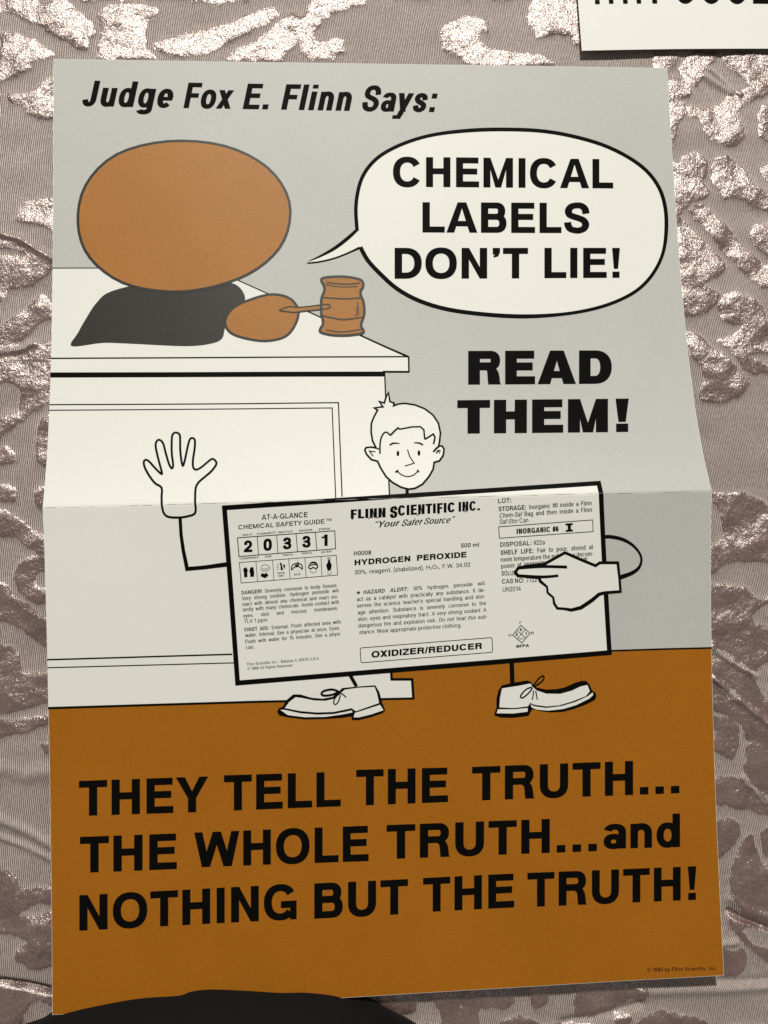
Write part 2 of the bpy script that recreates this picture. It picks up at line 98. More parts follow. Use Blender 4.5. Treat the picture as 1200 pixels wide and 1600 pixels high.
ART = [   # name, parent part, ink, layer, shapes in millimetres on the sheet
["wall_panel","","grey",1,[["F",[[0.25,0.2],[431.75,0.2],[431.75,413.22],[0.25,413.22]],0]]],
["floor_panel","","orange",1,[["F",[[0.2,413.22],[431.8,413.22],[431.8,627.18],[0.2,627.18]],0]]],
["judge_bench","","white",2,[["F",[[0.0,147.35],[104.99,147.82],[236.95,211.33],[236.94,222.18],[220.42,222.84],[220.24,306.34],[218.71,426.1],[232.06,426.59],[232.59,439.08],[-0.0,436.37]],0]]],
["counter_edge","judge_bench","black",3,[["S",[[-0.0,209.54],[117.35,210.51],[236.94,211.47]],0.98,0,0],["S",[[122.95,156.48],[152.06,170.43],[190.65,189.07],[220.66,203.88],[236.94,211.56]],[0.77,0.77,1.02,1.28,1.49],0,0],["S",[[237.17,211.11],[236.93,222.41]],1.11,0,0],["S",[[0.0,220.91],[219.97,223.51]],3.5,0,0],["S",[[219.16,221.92],[237.16,222.18]],1.37,0,0],["S",[[220.44,222.39],[220.49,238.56],[220.06,297.72],[220.01,307.61]],0.94,0,0]]],
["back_edge","judge_bench","black",3,[["S",[[0.0,147.35],[32.72,147.5]],0.68,0,0]]],
["panel_molding","judge_bench","black",3,[["S",[[-0.0,241.06],[125.68,242.69],[188.75,243.06],[189.41,307.24]],0.81,0,0]]],
["panel_molding","judge_bench","black",3,[["S",[[-0.0,244.83],[125.67,246.22],[184.48,246.67],[185.27,307.99]],0.73,0,0]]],
["base_molding","judge_bench","black",3,[["S",[[-0.0,405.78],[116.48,406.44]],1.02,0,0]]],
["base_molding","judge_bench","black",3,[["S",[[0.0,410.85],[117.56,411.99]],0.73,0,0]]],
["base_edge","judge_bench","black",3,[["S",[[-0.0,436.37],[130.85,437.47],[232.79,439.21]],1.45,0,0],["S",[[232.57,439.7],[232.06,426.79],[218.71,426.3],[218.46,419.44]],1.71,0,0]]],
["floor_line","","black",3,[["S",[[362.01,412.8],[396.46,412.86],[432.0,413.22]],1.11,0,0]]],
["robe_shape","","soft_black",3,[["F",[[13.22,201.37],[17.22,192.17],[22.5,182.07],[29.5,171.06],[39.11,163.58],[66.56,157.06],[92.1,155.41],[113.48,157.33],[122.9,160.53],[127.53,168.67],[124.44,176.29],[118.39,182.52],[114.07,189.64],[111.89,197.21],[104.66,200.69],[87.73,202.27],[49.88,200.05],[33.16,199.41]],1]]],
["head_shape","","brown",4,[["F",[[16.57,116.62],[21.58,89.65],[42.05,67.83],[76.49,58.02],[114.65,60.94],[144.13,76.38],[158.57,100.64],[154.55,128.05],[135.99,148.41],[108.31,160.44],[77.58,164.28],[46.25,157.83],[24.26,139.88]],1]]],
["head_outline","head_shape","soft_black",5,[["S",[[16.57,116.62],[21.58,89.65],[42.05,67.83],[76.49,58.02],[114.65,60.94],[144.13,76.38],[158.57,100.64],[154.55,128.05],[135.99,148.41],[108.31,160.44],[77.58,164.28],[46.25,157.83],[24.26,139.88]],1.79,1,1]]],
["hand_shape","","brown",4,[["F",[[114.11,184.27],[120.17,175.36],[132.68,169.61],[145.65,166.55],[157.27,169.34],[163.17,177.52],[161.26,187.42],[154.22,196.34],[140.88,199.33],[125.95,196.92],[116.61,192.35]],1]]],
["hand_outline","hand_shape","soft_black",5,[["S",[[114.11,184.27],[120.17,175.36],[132.68,169.61],[145.65,166.55],[157.27,169.34],[163.17,177.52],[161.26,187.42],[154.22,196.34],[140.88,199.33],[125.95,196.92],[116.61,192.35]],1.71,1,1]]],
["gavel","","brown",6,[["F",[[179.25,156.8],[181.03,155.21],[186.28,154.56],[193.72,154.37],[201.15,155.32],[206.37,156.95],[207.83,159.69],[207.31,162.43],[205.93,164.69],[206.04,168.34],[207.28,171.08],[208.01,176.08],[207.86,181.08],[206.89,184.25],[205.69,187.86],[205.63,190.13],[207.07,192.86],[206.15,194.66],[201.77,195.52],[194.81,196.12],[186.15,195.8],[179.69,194.37],[177.56,193.0],[178.04,190.75],[179.62,188.06],[179.49,183.99],[178.7,180.82],[178.91,171.31],[179.87,167.69],[181.26,164.07],[180.91,160.44]],0],["F",[[150.64,177.86],[157.16,175.44],[161.47,175.92],[169.27,175.54],[182.33,174.06],[184.69,175.44],[183.13,177.01],[169.21,178.47],[160.54,179.44],[156.23,178.95]],0]]],
["gavel_outline","gavel","soft_black",7,[["S",[[179.25,156.8],[181.03,155.21],[186.28,154.56],[193.72,154.37],[201.15,155.32],[206.37,156.95],[207.83,159.69],[207.31,162.43],[205.93,164.69],[206.04,168.34],[207.28,171.08],[208.01,176.08],[207.86,181.08],[206.89,184.25],[205.69,187.86],[205.63,190.13],[207.07,192.86],[206.15,194.66],[201.77,195.52],[194.81,196.12],[186.15,195.8],[179.69,194.37],[177.56,193.0],[178.04,190.75],[179.62,188.06],[179.49,183.99],[178.7,180.82],[178.91,171.31],[179.87,167.69],[181.26,164.07],[180.91,160.44]],1.79,1,1],["S",[[182.7,158.41],[189.22,159.43],[198.69,159.79],[205.65,159.0]],1.02,0,1],["S",[[181.93,159.99],[189.17,161.36],[196.45,161.79],[203.94,161.45]],0.73,0,1],["S",[[180.27,169.25],[188.96,169.88],[196.22,170.31],[205.72,169.55]],1.07,0,1],["S",[[179.25,182.07],[186.8,183.83],[194.02,185.03],[206.04,183.44]],1.11,0,1],["S",[[181.55,192.06],[191.98,193.68],[205.79,191.94]],0.94,0,1],["S",[[203.45,172.45],[203.87,176.81],[203.9,182.1]],0.77,0,1],["S",[[202.69,176.04],[202.76,181.34],[201.17,182.27]],0.68,0,1],["S",[[150.64,177.86],[157.16,175.44],[161.47,175.92],[169.27,175.54],[182.33,174.06],[184.69,175.44],[183.13,177.01],[169.21,178.47],[160.54,179.44],[156.23,178.95]],0.98,1,1]]],
["heading_text","","black",2,[["T",[[19.46,33.52],[80.59,33.96],[80.77,15.53],[19.48,15.23]],[["Judge","condensed"]],None],["T",[[87.32,34.0],[122.02,34.25],[122.3,15.73],[87.52,15.56]],[["Fox","condensed"]],None],["T",[[127.72,34.3],[145.76,34.43],[146.1,15.84],[128.02,15.75]],[["E.","condensed"]],None],["T",[[154.15,34.49],[203.49,34.84],[203.98,16.12],[154.51,15.88]],[["Flinn","condensed"]],None],["T",[[210.65,34.89],[263.86,35.28],[264.52,16.41],[211.16,16.15]],[["Says:","condensed"]],None]]],
["speech_bubble","","white",2,[["F",[[204.24,106.54],[205.92,93.63],[209.8,82.06],[217.22,71.82],[227.74,63.85],[243.24,56.75],[261.47,51.69],[284.28,48.77],[307.16,47.68],[334.71,48.24],[357.67,51.6],[380.56,58.07],[398.72,66.98],[412.14,77.37],[420.71,90.17],[424.21,104.87],[423.8,121.43],[420.32,137.94],[412.82,152.02],[401.83,163.67],[387.47,171.98],[368.79,178.35],[345.88,182.32],[318.81,183.69],[292.09,182.07],[265.61,178.16],[245.95,171.83],[230.82,163.03],[218.85,151.53],[211.19,142.35],[206.15,133.64],[206.15,133.64],[198.56,137.28],[188.8,141.13],[178.67,143.6],[169.92,144.61],[170.82,143.34],[178.76,139.73],[188.53,134.28],[197.5,127.43],[204.28,121.25],[204.31,112.06]],0]]],
["bubble_outline","speech_bubble","black",3,[["S",[[204.71,121.71],[204.24,106.54],[205.92,93.63],[209.8,82.06],[217.22,71.82],[227.74,63.85],[243.24,56.75],[261.47,51.69],[284.28,48.77],[307.16,47.68],[334.71,48.24],[357.67,51.6],[380.56,58.07],[398.72,66.98],[412.14,77.37],[420.71,90.17],[424.21,104.87],[423.8,121.43],[420.32,137.94],[412.82,152.02],[401.83,163.67],[387.47,171.98],[368.79,178.35],[345.88,182.32],[318.81,183.69],[292.09,182.07],[265.61,178.16],[245.95,171.83],[230.82,163.03],[218.85,151.53],[211.19,142.35],[206.6,133.18]],[2.56,2.56,2.56,2.56,2.56,2.56,2.56,2.56,2.82,2.82,2.82,2.82,2.82,2.82,2.82,2.82,2.82,2.82,2.39,2.39,2.39,2.39,2.39,2.39,2.99,2.99,2.99,2.99,2.99,2.99,2.99,2.99],0,1],["S",[[170.82,143.34],[178.76,139.73],[188.53,134.28],[197.5,127.43],[204.28,121.25]],[0.51,1.49,2.35,2.56,2.13],0,1],["S",[[169.92,144.61],[178.67,143.6],[188.8,141.13],[198.56,137.28],[206.15,133.64]],[1.07,1.2,1.2,1.28,1.71],0,1]]],
["bubble_text","speech_bubble","black",3,[["T",[[230.52,89.99],[387.13,90.61],[388.35,68.9],[231.2,68.21]],[["CHEMICAL","bold"]],None],["T",[[249.97,122.95],[368.15,123.59],[369.41,101.31],[250.74,101.06]],[["LABELS","bold"]],None],["T",[[229.51,156.07],[322.59,156.31],[323.75,134.16],[230.24,133.92]],[["DON\u2019T","bold"]],None],["T",[[334.12,156.28],[387.9,156.25],[389.35,134.33],[335.33,134.19]],[["LIE!","bold"]],None]]],
["shout_text","","black",2,[["T",[[276.79,231.93],[375.98,232.79],[378.2,208.76],[278.12,207.91]],[["READ","black"]],None],["T",[[267.28,266.19],[383.7,267.35],[386.66,243.57],[268.75,242.68]],[["THEM!","black"]],None]]],
["slogan_text","","black",2,[["T",[[17.82,505.24],[98.99,506.26],[99.44,483.83],[18.16,483.12]],[["THEY","bold"]],None],["T",[[108.94,506.19],[183.68,506.75],[184.23,484.64],[109.41,483.57]],[["TELL","bold"]],None],["T",[[193.6,506.79],[253.36,507.03],[254.0,484.75],[194.19,483.83]],[["THE","bold"]],None],["T",[[269.11,506.92],[407.35,508.25],[408.14,485.88],[269.75,485.01]],[["TRUTH...","bold"]],None],["T",[[17.94,540.85],[78.54,541.34],[78.93,518.95],[18.24,518.29]],[["THE","bold"]],None],["T",[[89.44,540.92],[200.75,542.37],[201.34,519.84],[89.84,518.94]],[["WHOLE","bold"]],None],["T",[[212.36,541.71],[350.55,543.27],[351.36,521.24],[212.95,519.97]],[["TRUTH...","bold"]],None],["T",[[355.09,542.08],[406.4,543.4],[407.28,521.53],[355.88,520.41]],[["and","bold"]],None],["T",[[17.14,576.61],[153.68,576.63],[154.18,554.39],[17.38,554.63]],[["NOTHING","bold"]],None],["T",[[164.91,576.94],[225.26,577.09],[225.9,555.01],[165.44,554.76]],[["BUT","bold"]],None],["T",[[235.04,576.59],[294.64,576.65],[295.38,555.02],[235.68,554.85]],[["THE","bold"]],None],["T",[[303.27,576.86],[415.9,578.01],[416.88,556.3],[304.04,555.04]],[["TRUTH!","bold"]],None]]],
["copyright_text","","dark_brown",2,[["T",[[380.98,622.38],[427.41,623.46],[427.52,621.26],[381.1,619.78]],[["\u00a9 1980 by Flinn Scientific, Inc.","B"]],None]]],
["boy_head","","white",4,[["F",[[214.75,248.67],[212.66,247.14],[218.4,246.51],[216.25,242.74],[219.36,243.92],[220.82,239.47],[222.5,236.66],[223.2,242.87],[226.02,244.03],[225.58,245.89],[229.22,244.61],[233.54,244.32],[239.95,245.55],[246.29,248.28],[251.8,252.86],[255.06,258.74],[256.02,265.45],[255.02,271.35],[254.26,274.29],[256.59,274.56],[257.73,276.73],[256.81,280.98],[254.15,284.58],[250.55,285.6],[249.53,290.32],[246.38,295.33],[241.85,300.28],[236.81,302.89],[232.61,303.36],[227.83,301.94],[222.46,298.57],[218.47,294.65],[215.25,288.77],[213.36,284.0],[209.21,282.67],[206.33,279.1],[205.24,276.15],[206.14,274.48],[209.53,274.19],[212.68,274.85],[210.55,269.66],[209.85,263.76],[210.21,257.85],[212.07,253.45]],0]]],
["boy_head_lines","boy_head","black",5,[["S",[[214.75,248.67],[212.66,247.14],[218.4,246.51],[216.25,242.74],[219.36,243.92],[220.82,239.47],[222.5,236.66],[223.2,242.87],[226.02,244.03],[225.58,245.89],[229.22,244.61],[233.54,244.32],[239.95,245.55],[246.29,248.28],[251.8,252.86],[255.06,258.74],[256.02,265.45],[255.02,271.35],[254.26,274.29],[256.59,274.56],[257.73,276.73],[256.81,280.98],[254.15,284.58],[250.55,285.6],[249.53,290.32],[246.38,295.33],[241.85,300.28],[236.81,302.89],[232.61,303.36],[227.83,301.94],[222.46,298.57],[218.47,294.65],[215.25,288.77],[213.36,284.0],[209.21,282.67],[206.33,279.1],[205.24,276.15],[206.14,274.48],[209.53,274.19],[212.68,274.85],[210.55,269.66],[209.85,263.76],[210.21,257.85],[212.07,253.45]],1.24,1,0],["S",[[215.12,278.93],[215.35,273.44],[216.26,268.31],[218.39,264.67],[220.39,264.34],[222.71,266.6]],1.11,0,1],["S",[[222.58,266.38],[225.18,263.7],[228.29,261.03]],1.28,0,1],["S",[[227.78,261.16],[228.94,262.3],[237.07,260.83],[242.78,260.8],[245.02,263.0],[245.29,269.67]],1.11,0,0],["S",[[245.29,269.67],[251.2,266.09],[252.21,268.33],[250.92,273.11]],1.2,0,0],["S",[[207.68,276.79],[212.22,277.55]],0.77,0,1],["S",[[208.37,277.1],[210.55,280.51]],0.77,0,1],["S",[[252.36,279.55],[253.77,277.52],[255.44,278.0]],0.94,0,1],["S",[[253.73,278.11],[254.84,279.61]],0.68,0,1],["S",[[250.45,278.48],[252.59,276.1],[254.97,274.31]],1.37,0,1],["S",[[212.47,274.7],[214.54,275.77]],1.02,0,1],["S",[[221.71,273.14],[224.46,271.87],[228.41,272.18]],[1.11,1.2,0.68],0,1],["S",[[237.92,271.87],[241.46,272.17],[243.93,273.55]],[0.68,1.2,1.11],0,1],["F",[[227.86,279.0],[227.69,279.95],[227.32,280.64],[226.85,280.88],[226.41,280.61],[226.11,279.91],[226.03,278.96],[226.2,278.01],[226.57,277.32],[227.04,277.07],[227.49,277.34],[227.79,278.04]],1],["F",[[241.78,279.02],[241.6,279.97],[241.22,280.66],[240.75,280.9],[240.31,280.64],[240.01,279.93],[239.94,278.98],[240.12,278.03],[240.49,277.34],[240.97,277.09],[241.41,277.36],[241.71,278.06]],1],["S",[[233.43,276.41],[234.59,281.2],[237.29,285.87],[231.07,287.69]],0.77,0,0],["S",[[225.98,291.21],[228.99,293.82],[232.77,294.93],[236.68,293.79],[239.64,291.17]],0.81,0,1],["S",[[224.68,291.9],[226.65,290.5]],1.37,0,1],["S",[[238.99,290.36],[240.21,292.21]],0.94,0,1]]],
["neck","","black",4,[["S",[[231.65,303.19],[231.41,307.05]],2.13,0,0]]],
["raised_hand","","white",4,[["F",[[78.57,317.32],[75.96,315.22],[74.88,311.48],[74.3,304.54],[73.94,298.34],[69.74,295.27],[65.79,290.21],[62.62,284.44],[61.93,280.86],[63.11,279.53],[65.41,280.79],[69.53,285.46],[73.76,289.26],[72.31,283.24],[70.13,275.31],[69.07,269.54],[70.08,266.68],[71.79,266.42],[73.92,268.78],[75.82,275.44],[78.09,282.66],[80.03,285.71],[80.78,283.44],[79.75,276.25],[79.42,269.04],[79.7,263.41],[81.32,261.63],[83.4,262.04],[84.68,264.09],[85.01,272.77],[85.88,279.98],[87.02,284.09],[88.27,280.03],[89.79,271.43],[91.07,266.54],[92.78,265.49],[94.39,267.19],[94.29,272.97],[93.42,280.15],[93.68,285.17],[95.64,286.94],[99.02,285.3],[103.06,281.81],[105.77,279.93],[107.86,281.2],[108.45,283.73],[105.25,288.31],[100.57,292.48],[97.25,295.59],[95.67,299.45],[95.58,306.5],[95.63,315.06],[90.7,317.3],[84.61,317.96]],0]]],
["hand_outline","raised_hand","black",5,[["S",[[78.57,317.32],[75.96,315.22],[74.88,311.48],[74.3,304.54],[73.94,298.34],[69.74,295.27],[65.79,290.21],[62.62,284.44],[61.93,280.86],[63.11,279.53],[65.41,280.79],[69.53,285.46],[73.76,289.26],[72.31,283.24],[70.13,275.31],[69.07,269.54],[70.08,266.68],[71.79,266.42],[73.92,268.78],[75.82,275.44],[78.09,282.66],[80.03,285.71],[80.78,283.44],[79.75,276.25],[79.42,269.04],[79.7,263.41],[81.32,261.63],[83.4,262.04],[84.68,264.09],[85.01,272.77],[85.88,279.98],[87.02,284.09],[88.27,280.03],[89.79,271.43],[91.07,266.54],[92.78,265.49],[94.39,267.19],[94.29,272.97],[93.42,280.15],[93.68,285.17],[95.64,286.94],[99.02,285.3],[103.06,281.81],[105.77,279.93],[107.86,281.2],[108.45,283.73],[105.25,288.31],[100.57,292.48],[97.25,295.59],[95.67,299.45],[95.58,306.5],[95.63,315.06],[90.7,317.3],[84.61,317.96]],1.41,1,1]]],
["arm","","black",4,[["S",[[85.9,317.72],[86.14,328.72],[87.23,338.95],[89.29,350.86],[100.48,350.17],[115.58,348.56]],[2.13,2.13,2.35,2.56,2.56,2.99],0,0]]],
["arm","","black",4,[["S",[[360.02,337.78],[365.1,337.91],[372.5,339.75],[378.97,343.47],[383.6,348.61],[385.16,353.48],[383.55,358.45],[378.87,361.96],[370.95,364.64]],[2.35,2.35,2.22,1.79,1.54,1.54,2.05,2.56,2.99],0,1]]],
["pointing_hand","","white",7,[["F",[[369.18,355.02],[357.15,354.67],[354.36,356.5],[344.7,352.32],[334.15,347.39],[328.14,350.48],[320.56,354.43],[309.72,355.38],[303.11,356.46],[301.23,359.21],[302.85,361.52],[316.95,363.21],[317.56,365.59],[321.91,369.35],[322.31,373.18],[325.94,376.48],[326.52,380.41],[328.59,383.66],[333.19,384.08],[337.8,385.05],[344.29,383.7],[351.77,379.02],[356.45,375.33],[360.17,374.35],[370.86,373.86],[370.21,364.44]],0]]],
["pointing_outline","pointing_hand","black",8,[["S",[[369.18,355.02],[357.15,354.67],[354.36,356.5],[344.7,352.32],[334.15,347.39],[328.14,350.48],[320.56,354.43],[309.72,355.38],[303.11,356.46],[301.23,359.21],[302.85,361.52],[316.95,363.21],[317.56,365.59],[321.91,369.35],[322.31,373.18],[325.94,376.48],[326.52,380.41],[328.59,383.66],[333.19,384.08],[337.8,385.05],[344.29,383.7],[351.77,379.02],[356.45,375.33],[360.17,374.35],[370.86,373.86],[370.21,364.44]],[1.96,1.96,1.96,1.96,1.96,1.96,1.96,1.96,1.96,1.96,1.96,1.96,1.96,1.45,1.45,1.45,1.71,1.71,1.71,2.13,2.56,2.56,2.35,1.92,1.71,1.71],1,0],["S",[[303.11,356.46],[318.88,356.01],[335.43,356.86]],[2.13,1.96,1.96],0,1],["S",[[302.85,361.52],[318.79,362.81],[329.56,362.32]],[1.96,1.96,1.71],0,1]]],
["leg","","black",3,[["S",[[191.58,422.2],[195.74,430.01]],2.35,0,0]]],
["leg","","black",3,[["S",[[297.65,417.27],[297.7,432.77]],2.99,0,0]]],
["shoe","","black",4,[["F",[[144.18,444.46],[145.49,442.11],[147.82,441.31],[150.41,437.13],[154.77,433.63],[159.41,433.81],[166.49,436.22],[173.63,437.12],[179.92,436.19],[183.56,433.73],[186.33,430.7],[195.33,430.14],[207.94,429.71],[210.53,434.3],[212.0,440.64],[214.02,446.11],[212.45,447.84],[204.72,450.23],[196.59,451.79],[192.28,451.62],[191.98,449.28],[185.86,449.94],[175.09,450.23],[161.69,449.97],[151.04,448.21],[145.73,446.84]],0]]],
["shoe_upper","shoe","white",5,[["F",[[149.22,442.16],[152.16,438.35],[156.25,435.47],[160.25,436.07],[168.24,438.07],[175.38,438.53],[180.78,437.57],[184.44,434.66],[188.1,431.84],[197.11,430.92],[207.46,430.77],[208.98,435.14],[210.09,441.29],[194.93,445.99],[192.29,443.92],[185.98,445.02],[180.58,445.88],[169.83,445.82],[159.15,444.51]],0]]],
["sole","shoe","white",5,[["F",[[146.35,443.3],[148.49,443.21],[159.11,445.94],[169.8,447.25],[180.54,447.31],[192.43,445.45],[192.67,446.71],[185.91,447.79],[175.13,448.89],[161.73,448.54],[151.07,446.78]],0],["F",[[194.19,447.13],[210.78,442.48],[212.85,446.06],[204.77,448.44],[196.63,450.09],[193.4,449.88]],0]]],
["shoelace","shoe","black",6,[["S",[[184.21,432.86],[180.04,431.36],[174.82,432.06],[172.99,433.78],[174.57,435.09],[179.5,434.83],[183.75,433.29]],1.37,0,1],["S",[[184.9,434.23],[182.61,435.94],[180.93,438.56],[180.89,440.53],[182.31,441.03],[184.07,438.68],[185.14,435.14]],0.85,0,1],["S",[[184.46,433.77],[186.68,434.75],[188.87,436.89]],0.85,0,1]]],
["shoe","","black",4,[["F",[[285.48,450.42],[286.83,447.34],[286.91,441.42],[288.46,435.91],[290.65,432.85],[295.83,431.65],[307.53,430.2],[309.99,431.13],[311.7,433.64],[313.79,435.11],[320.13,436.68],[327.23,436.59],[332.23,435.73],[339.42,432.91],[343.72,431.81],[346.93,432.0],[349.01,434.46],[350.7,438.38],[352.8,439.87],[353.6,442.21],[352.32,444.83],[346.17,447.54],[338.27,450.03],[331.1,451.64],[322.58,451.66],[315.51,450.47],[310.59,448.96],[309.11,451.34],[307.85,453.38],[297.72,454.24],[289.27,453.7],[285.5,452.23]],0]]],
["shoe_upper","shoe.001","white",5,[["F",[[290.82,434.74],[301.79,433.48],[309.75,432.24],[310.76,434.3],[313.74,437.0],[320.06,439.33],[329.28,439.82],[337.16,438.01],[342.92,435.5],[347.58,434.69],[349.11,438.88],[346.32,441.93],[336.97,445.15],[328.38,447.27],[319.84,447.64],[312.08,446.29],[309.14,444.92],[307.67,447.1],[298.6,447.86],[288.74,447.06],[289.32,440.82]],0]]],
["sole","shoe.001","white",5,[["F",[[309.4,445.91],[312.05,447.34],[319.82,448.69],[329.78,447.88],[339.1,445.58],[347.75,442.06],[351.02,439.66],[351.33,441.42],[348.42,443.77],[339.76,447.57],[331.16,449.75],[321.19,450.48],[313.41,449.48],[310.06,447.89]],0],["F",[[287.65,448.27],[298.57,448.7],[307.43,448.21],[307.36,450.57],[297.8,451.39],[286.88,450.82]],0]]],
["shoelace","shoe.001","black",6,[["S",[[311.34,433.97],[314.62,429.9],[317.51,427.7],[318.77,428.37],[317.43,431.05],[312.25,434.35]],1.02,0,1],["S",[[310.61,434.64],[306.68,436.03],[303.19,439.6],[303.15,441.2],[304.78,441.2],[308.75,438.07],[310.95,435.14]],1.02,0,1],["S",[[311.62,436.78],[311.26,439.91],[310.54,443.02]],0.77,0,1],["S",[[313.03,437.18],[313.94,443.01]],0.77,0,1]]],
["chemical_label","","card",5,[["F",[[114.15,312.59],[357.9,302.49],[362.85,413.89],[119.41,424.91]],0]]],
["label_border","chemical_label","black",6,[["S",[[114.15,312.59],[357.9,302.49],[362.85,413.89],[119.41,424.91],[114.15,312.59]],3.12,0,0],["S",[[119.41,424.91],[114.15,312.59],[357.9,302.49]],3.12,0,0]]],
["guide_title","chemical_label","black",6,[["T",[[137.6,320.87],[166.93,319.84],[167.02,316.57],[137.69,317.61]],[["AT-A-GLANCE","cap"]],None],["T",[[122.58,326.6],[177.66,324.23],[177.74,321.36],[122.67,323.74]],[["CHEMICAL SAFETY GUIDE","cap"]],None],["T",[[178.61,322.77],[182.23,322.62],[182.27,320.98],[178.65,321.14]],[["TM","B"]],None]]],
["guide_captions","chemical_label","black",6,[["T",[[125.06,330.84],[131.19,330.52],[131.23,329.29],[125.1,329.61]],[["HEALTH","B"]],None],["T",[[134.3,330.44],[146.58,329.63],[146.62,328.4],[134.33,329.21]],[["FLAMMABILITY","B"]],None],["T",[[147.97,329.75],[157.41,329.35],[157.44,328.12],[148.01,328.52]],[["REACTIVITY","B"]],None],["T",[[161.19,329.12],[169.74,328.69],[169.77,327.46],[161.22,327.89]],[["EXPOSURE","B"]],None],["T",[[173.85,328.56],[181.11,328.18],[181.14,326.95],[173.88,327.33]],[["STORAGE","B"]],None],["T",[[122.75,345.93],[134.86,345.22],[134.89,343.99],[122.78,344.71]],[["CONSIDERABLE","B"]],None],["T",[[138.95,345.09],[143.21,344.8],[143.25,343.57],[138.98,343.86]],[["NONE","B"]],None],["T",[[150.44,344.35],[157.18,344.05],[157.21,342.81],[150.47,343.11]],[["RADICAL","B"]],None],["T",[[162.77,343.63],[169.36,343.32],[169.39,342.09],[162.81,342.39]],[["RADICAL","B"]],None],["T",[[175.13,343.24],[181.9,342.77],[181.93,341.53],[175.16,342.0]],[["SAF BAG","B"]],None],["T",[[146.68,355.92],[151.28,355.65],[151.32,354.41],[146.72,354.69]],[["ROOM","B"]],None],["T",[[147.13,357.75],[150.91,357.53],[150.94,356.29],[147.16,356.51]],[["VENT","B"]],None],["T",[[157.16,357.14],[161.44,356.85],[161.47,355.62],[157.19,355.9]],[["HOOD","B"]],None]]],
["hazard_figures","chemical_label","black",6,[["T",[[125.57,341.26],[131.04,341.25],[131.26,333.71],[125.79,333.81]],[["2","wide"]],None],["T",[[138.09,340.63],[143.57,340.62],[143.79,332.99],[138.31,333.01]],[["0","wide"]],None],["T",[[150.55,340.08],[156.05,339.98],[156.25,332.51],[150.76,332.53]],[["3","wide"]],None],["T",[[162.97,339.27],[168.4,339.26],[168.59,331.87],[163.16,331.88]],[["3","wide"]],None],["T",[[175.41,338.72],[179.36,338.66],[179.55,331.26],[175.59,331.32]],[["1","wide"]],None]]],
["guide_grid","chemical_label","black",6,[["S",[[121.77,331.9],[184.13,329.08],[184.43,340.62],[122.48,343.88]],0.55,1,0],["S",[[134.43,331.34],[134.91,343.25]],0.47,0,0],["S",[[146.88,330.78],[147.37,342.62]],0.47,0,0],["S",[[159.27,330.22],[159.94,341.9]],0.47,0,0],["S",[[171.77,329.65],[172.29,341.26]],0.47,0,0],["S",[[122.53,347.73],[184.74,344.83],[185.33,357.56],[123.39,360.9]],0.43,1,0],["S",[[133.16,347.22],[133.86,360.39]],0.38,0,0],["S",[[143.82,346.71],[144.28,359.8]],0.38,0,0],["S",[[154.08,346.26],[154.72,359.21]],0.38,0,0],["S",[[164.53,345.74],[165.02,358.69]],0.38,0,0],["S",[[174.91,345.29],[175.17,358.09]],0.38,0,0]]],
["safety_icons","chemical_label","black",6,[["F",[[124.86,351.91],[125.38,351.02],[125.85,351.52],[126.2,350.88],[127.17,351.07],[127.93,353.23],[127.41,354.2],[127.49,357.16],[125.36,357.42],[125.27,354.79]],0],["F",[[128.75,353.25],[129.46,351.14],[130.45,350.84],[131.1,350.86],[131.57,351.69],[131.89,354.99],[131.58,357.12],[129.29,357.21],[129.19,354.91]],0],["S",[[136.32,351.42],[137.18,350.05],[139.64,349.63],[141.25,350.74],[141.87,351.99],[140.77,353.2],[138.71,353.71],[136.68,353.07]],0.34,1,1],["F",[[135.6,356.74],[136.88,354.81],[138.34,355.51],[139.83,354.73],[140.92,356.74],[138.59,358.31]],0],["S",[[137.13,351.85],[138.91,352.56],[140.57,351.63]],0.34,0,1],["F",[[148.19,348.56],[149.5,348.76],[149.78,350.58],[150.36,353.23],[148.88,353.52],[148.78,350.96]],0],["F",[[150.47,349.28],[151.91,350.48],[151.03,352.92],[150.58,351.43]],0],["S",[[146.2,349.65],[147.64,350.68]],0.3,0,1],["S",[[145.99,351.29],[147.62,351.5]],0.3,0,1],["S",[[146.27,353.11],[147.76,352.33]],0.3,0,1],["S",[[155.77,353.64],[156.0,351.17],[157.69,349.57],[160.98,349.51],[162.59,350.79],[162.68,353.43]],0.68,0,1],["S",[[155.94,353.64],[157.63,351.8],[160.92,351.56],[162.52,353.42]],0.68,0,1],["F",[[157.67,350.15],[160.97,349.75],[160.28,351.05],[158.3,351.32]],0],["S",[[159.34,349.21],[160.35,348.25]],0.51,0,1],["F",[[157.4,354.1],[157.9,353.95],[157.72,354.44]],0],["F",[[159.05,354.14],[159.55,353.83],[159.37,354.48]],0],["F",[[160.53,354.02],[161.03,353.79],[160.85,354.36]],0],["F",[[166.52,351.48],[167.73,349.04],[169.64,348.36],[171.69,348.74],[172.8,350.59],[172.6,352.07],[171.66,350.06],[169.61,349.51],[167.7,350.11]],0],["S",[[167.02,351.25],[169.18,350.48],[172.14,350.74],[172.42,352.39],[170.76,352.84],[169.63,352.15],[168.46,352.94],[166.98,352.56]],0.77,1,1],["S",[[167.63,353.16],[168.24,355.08],[169.7,355.78],[171.2,355.0],[171.91,353.04]],0.3,0,1],["F",[[179.3,347.73],[180.62,347.76],[180.91,349.18],[181.7,350.85],[181.31,353.15],[180.78,354.45],[178.97,354.57],[178.51,353.07],[178.06,350.99],[179.1,349.29]],0],["S",[[179.96,347.75],[179.16,346.65],[180.0,346.18],[180.81,346.7],[179.96,347.75]],0.38,0,1],["S",[[179.3,354.58],[179.08,356.72],[181.06,356.61],[180.95,354.54]],0.3,0,1]]],
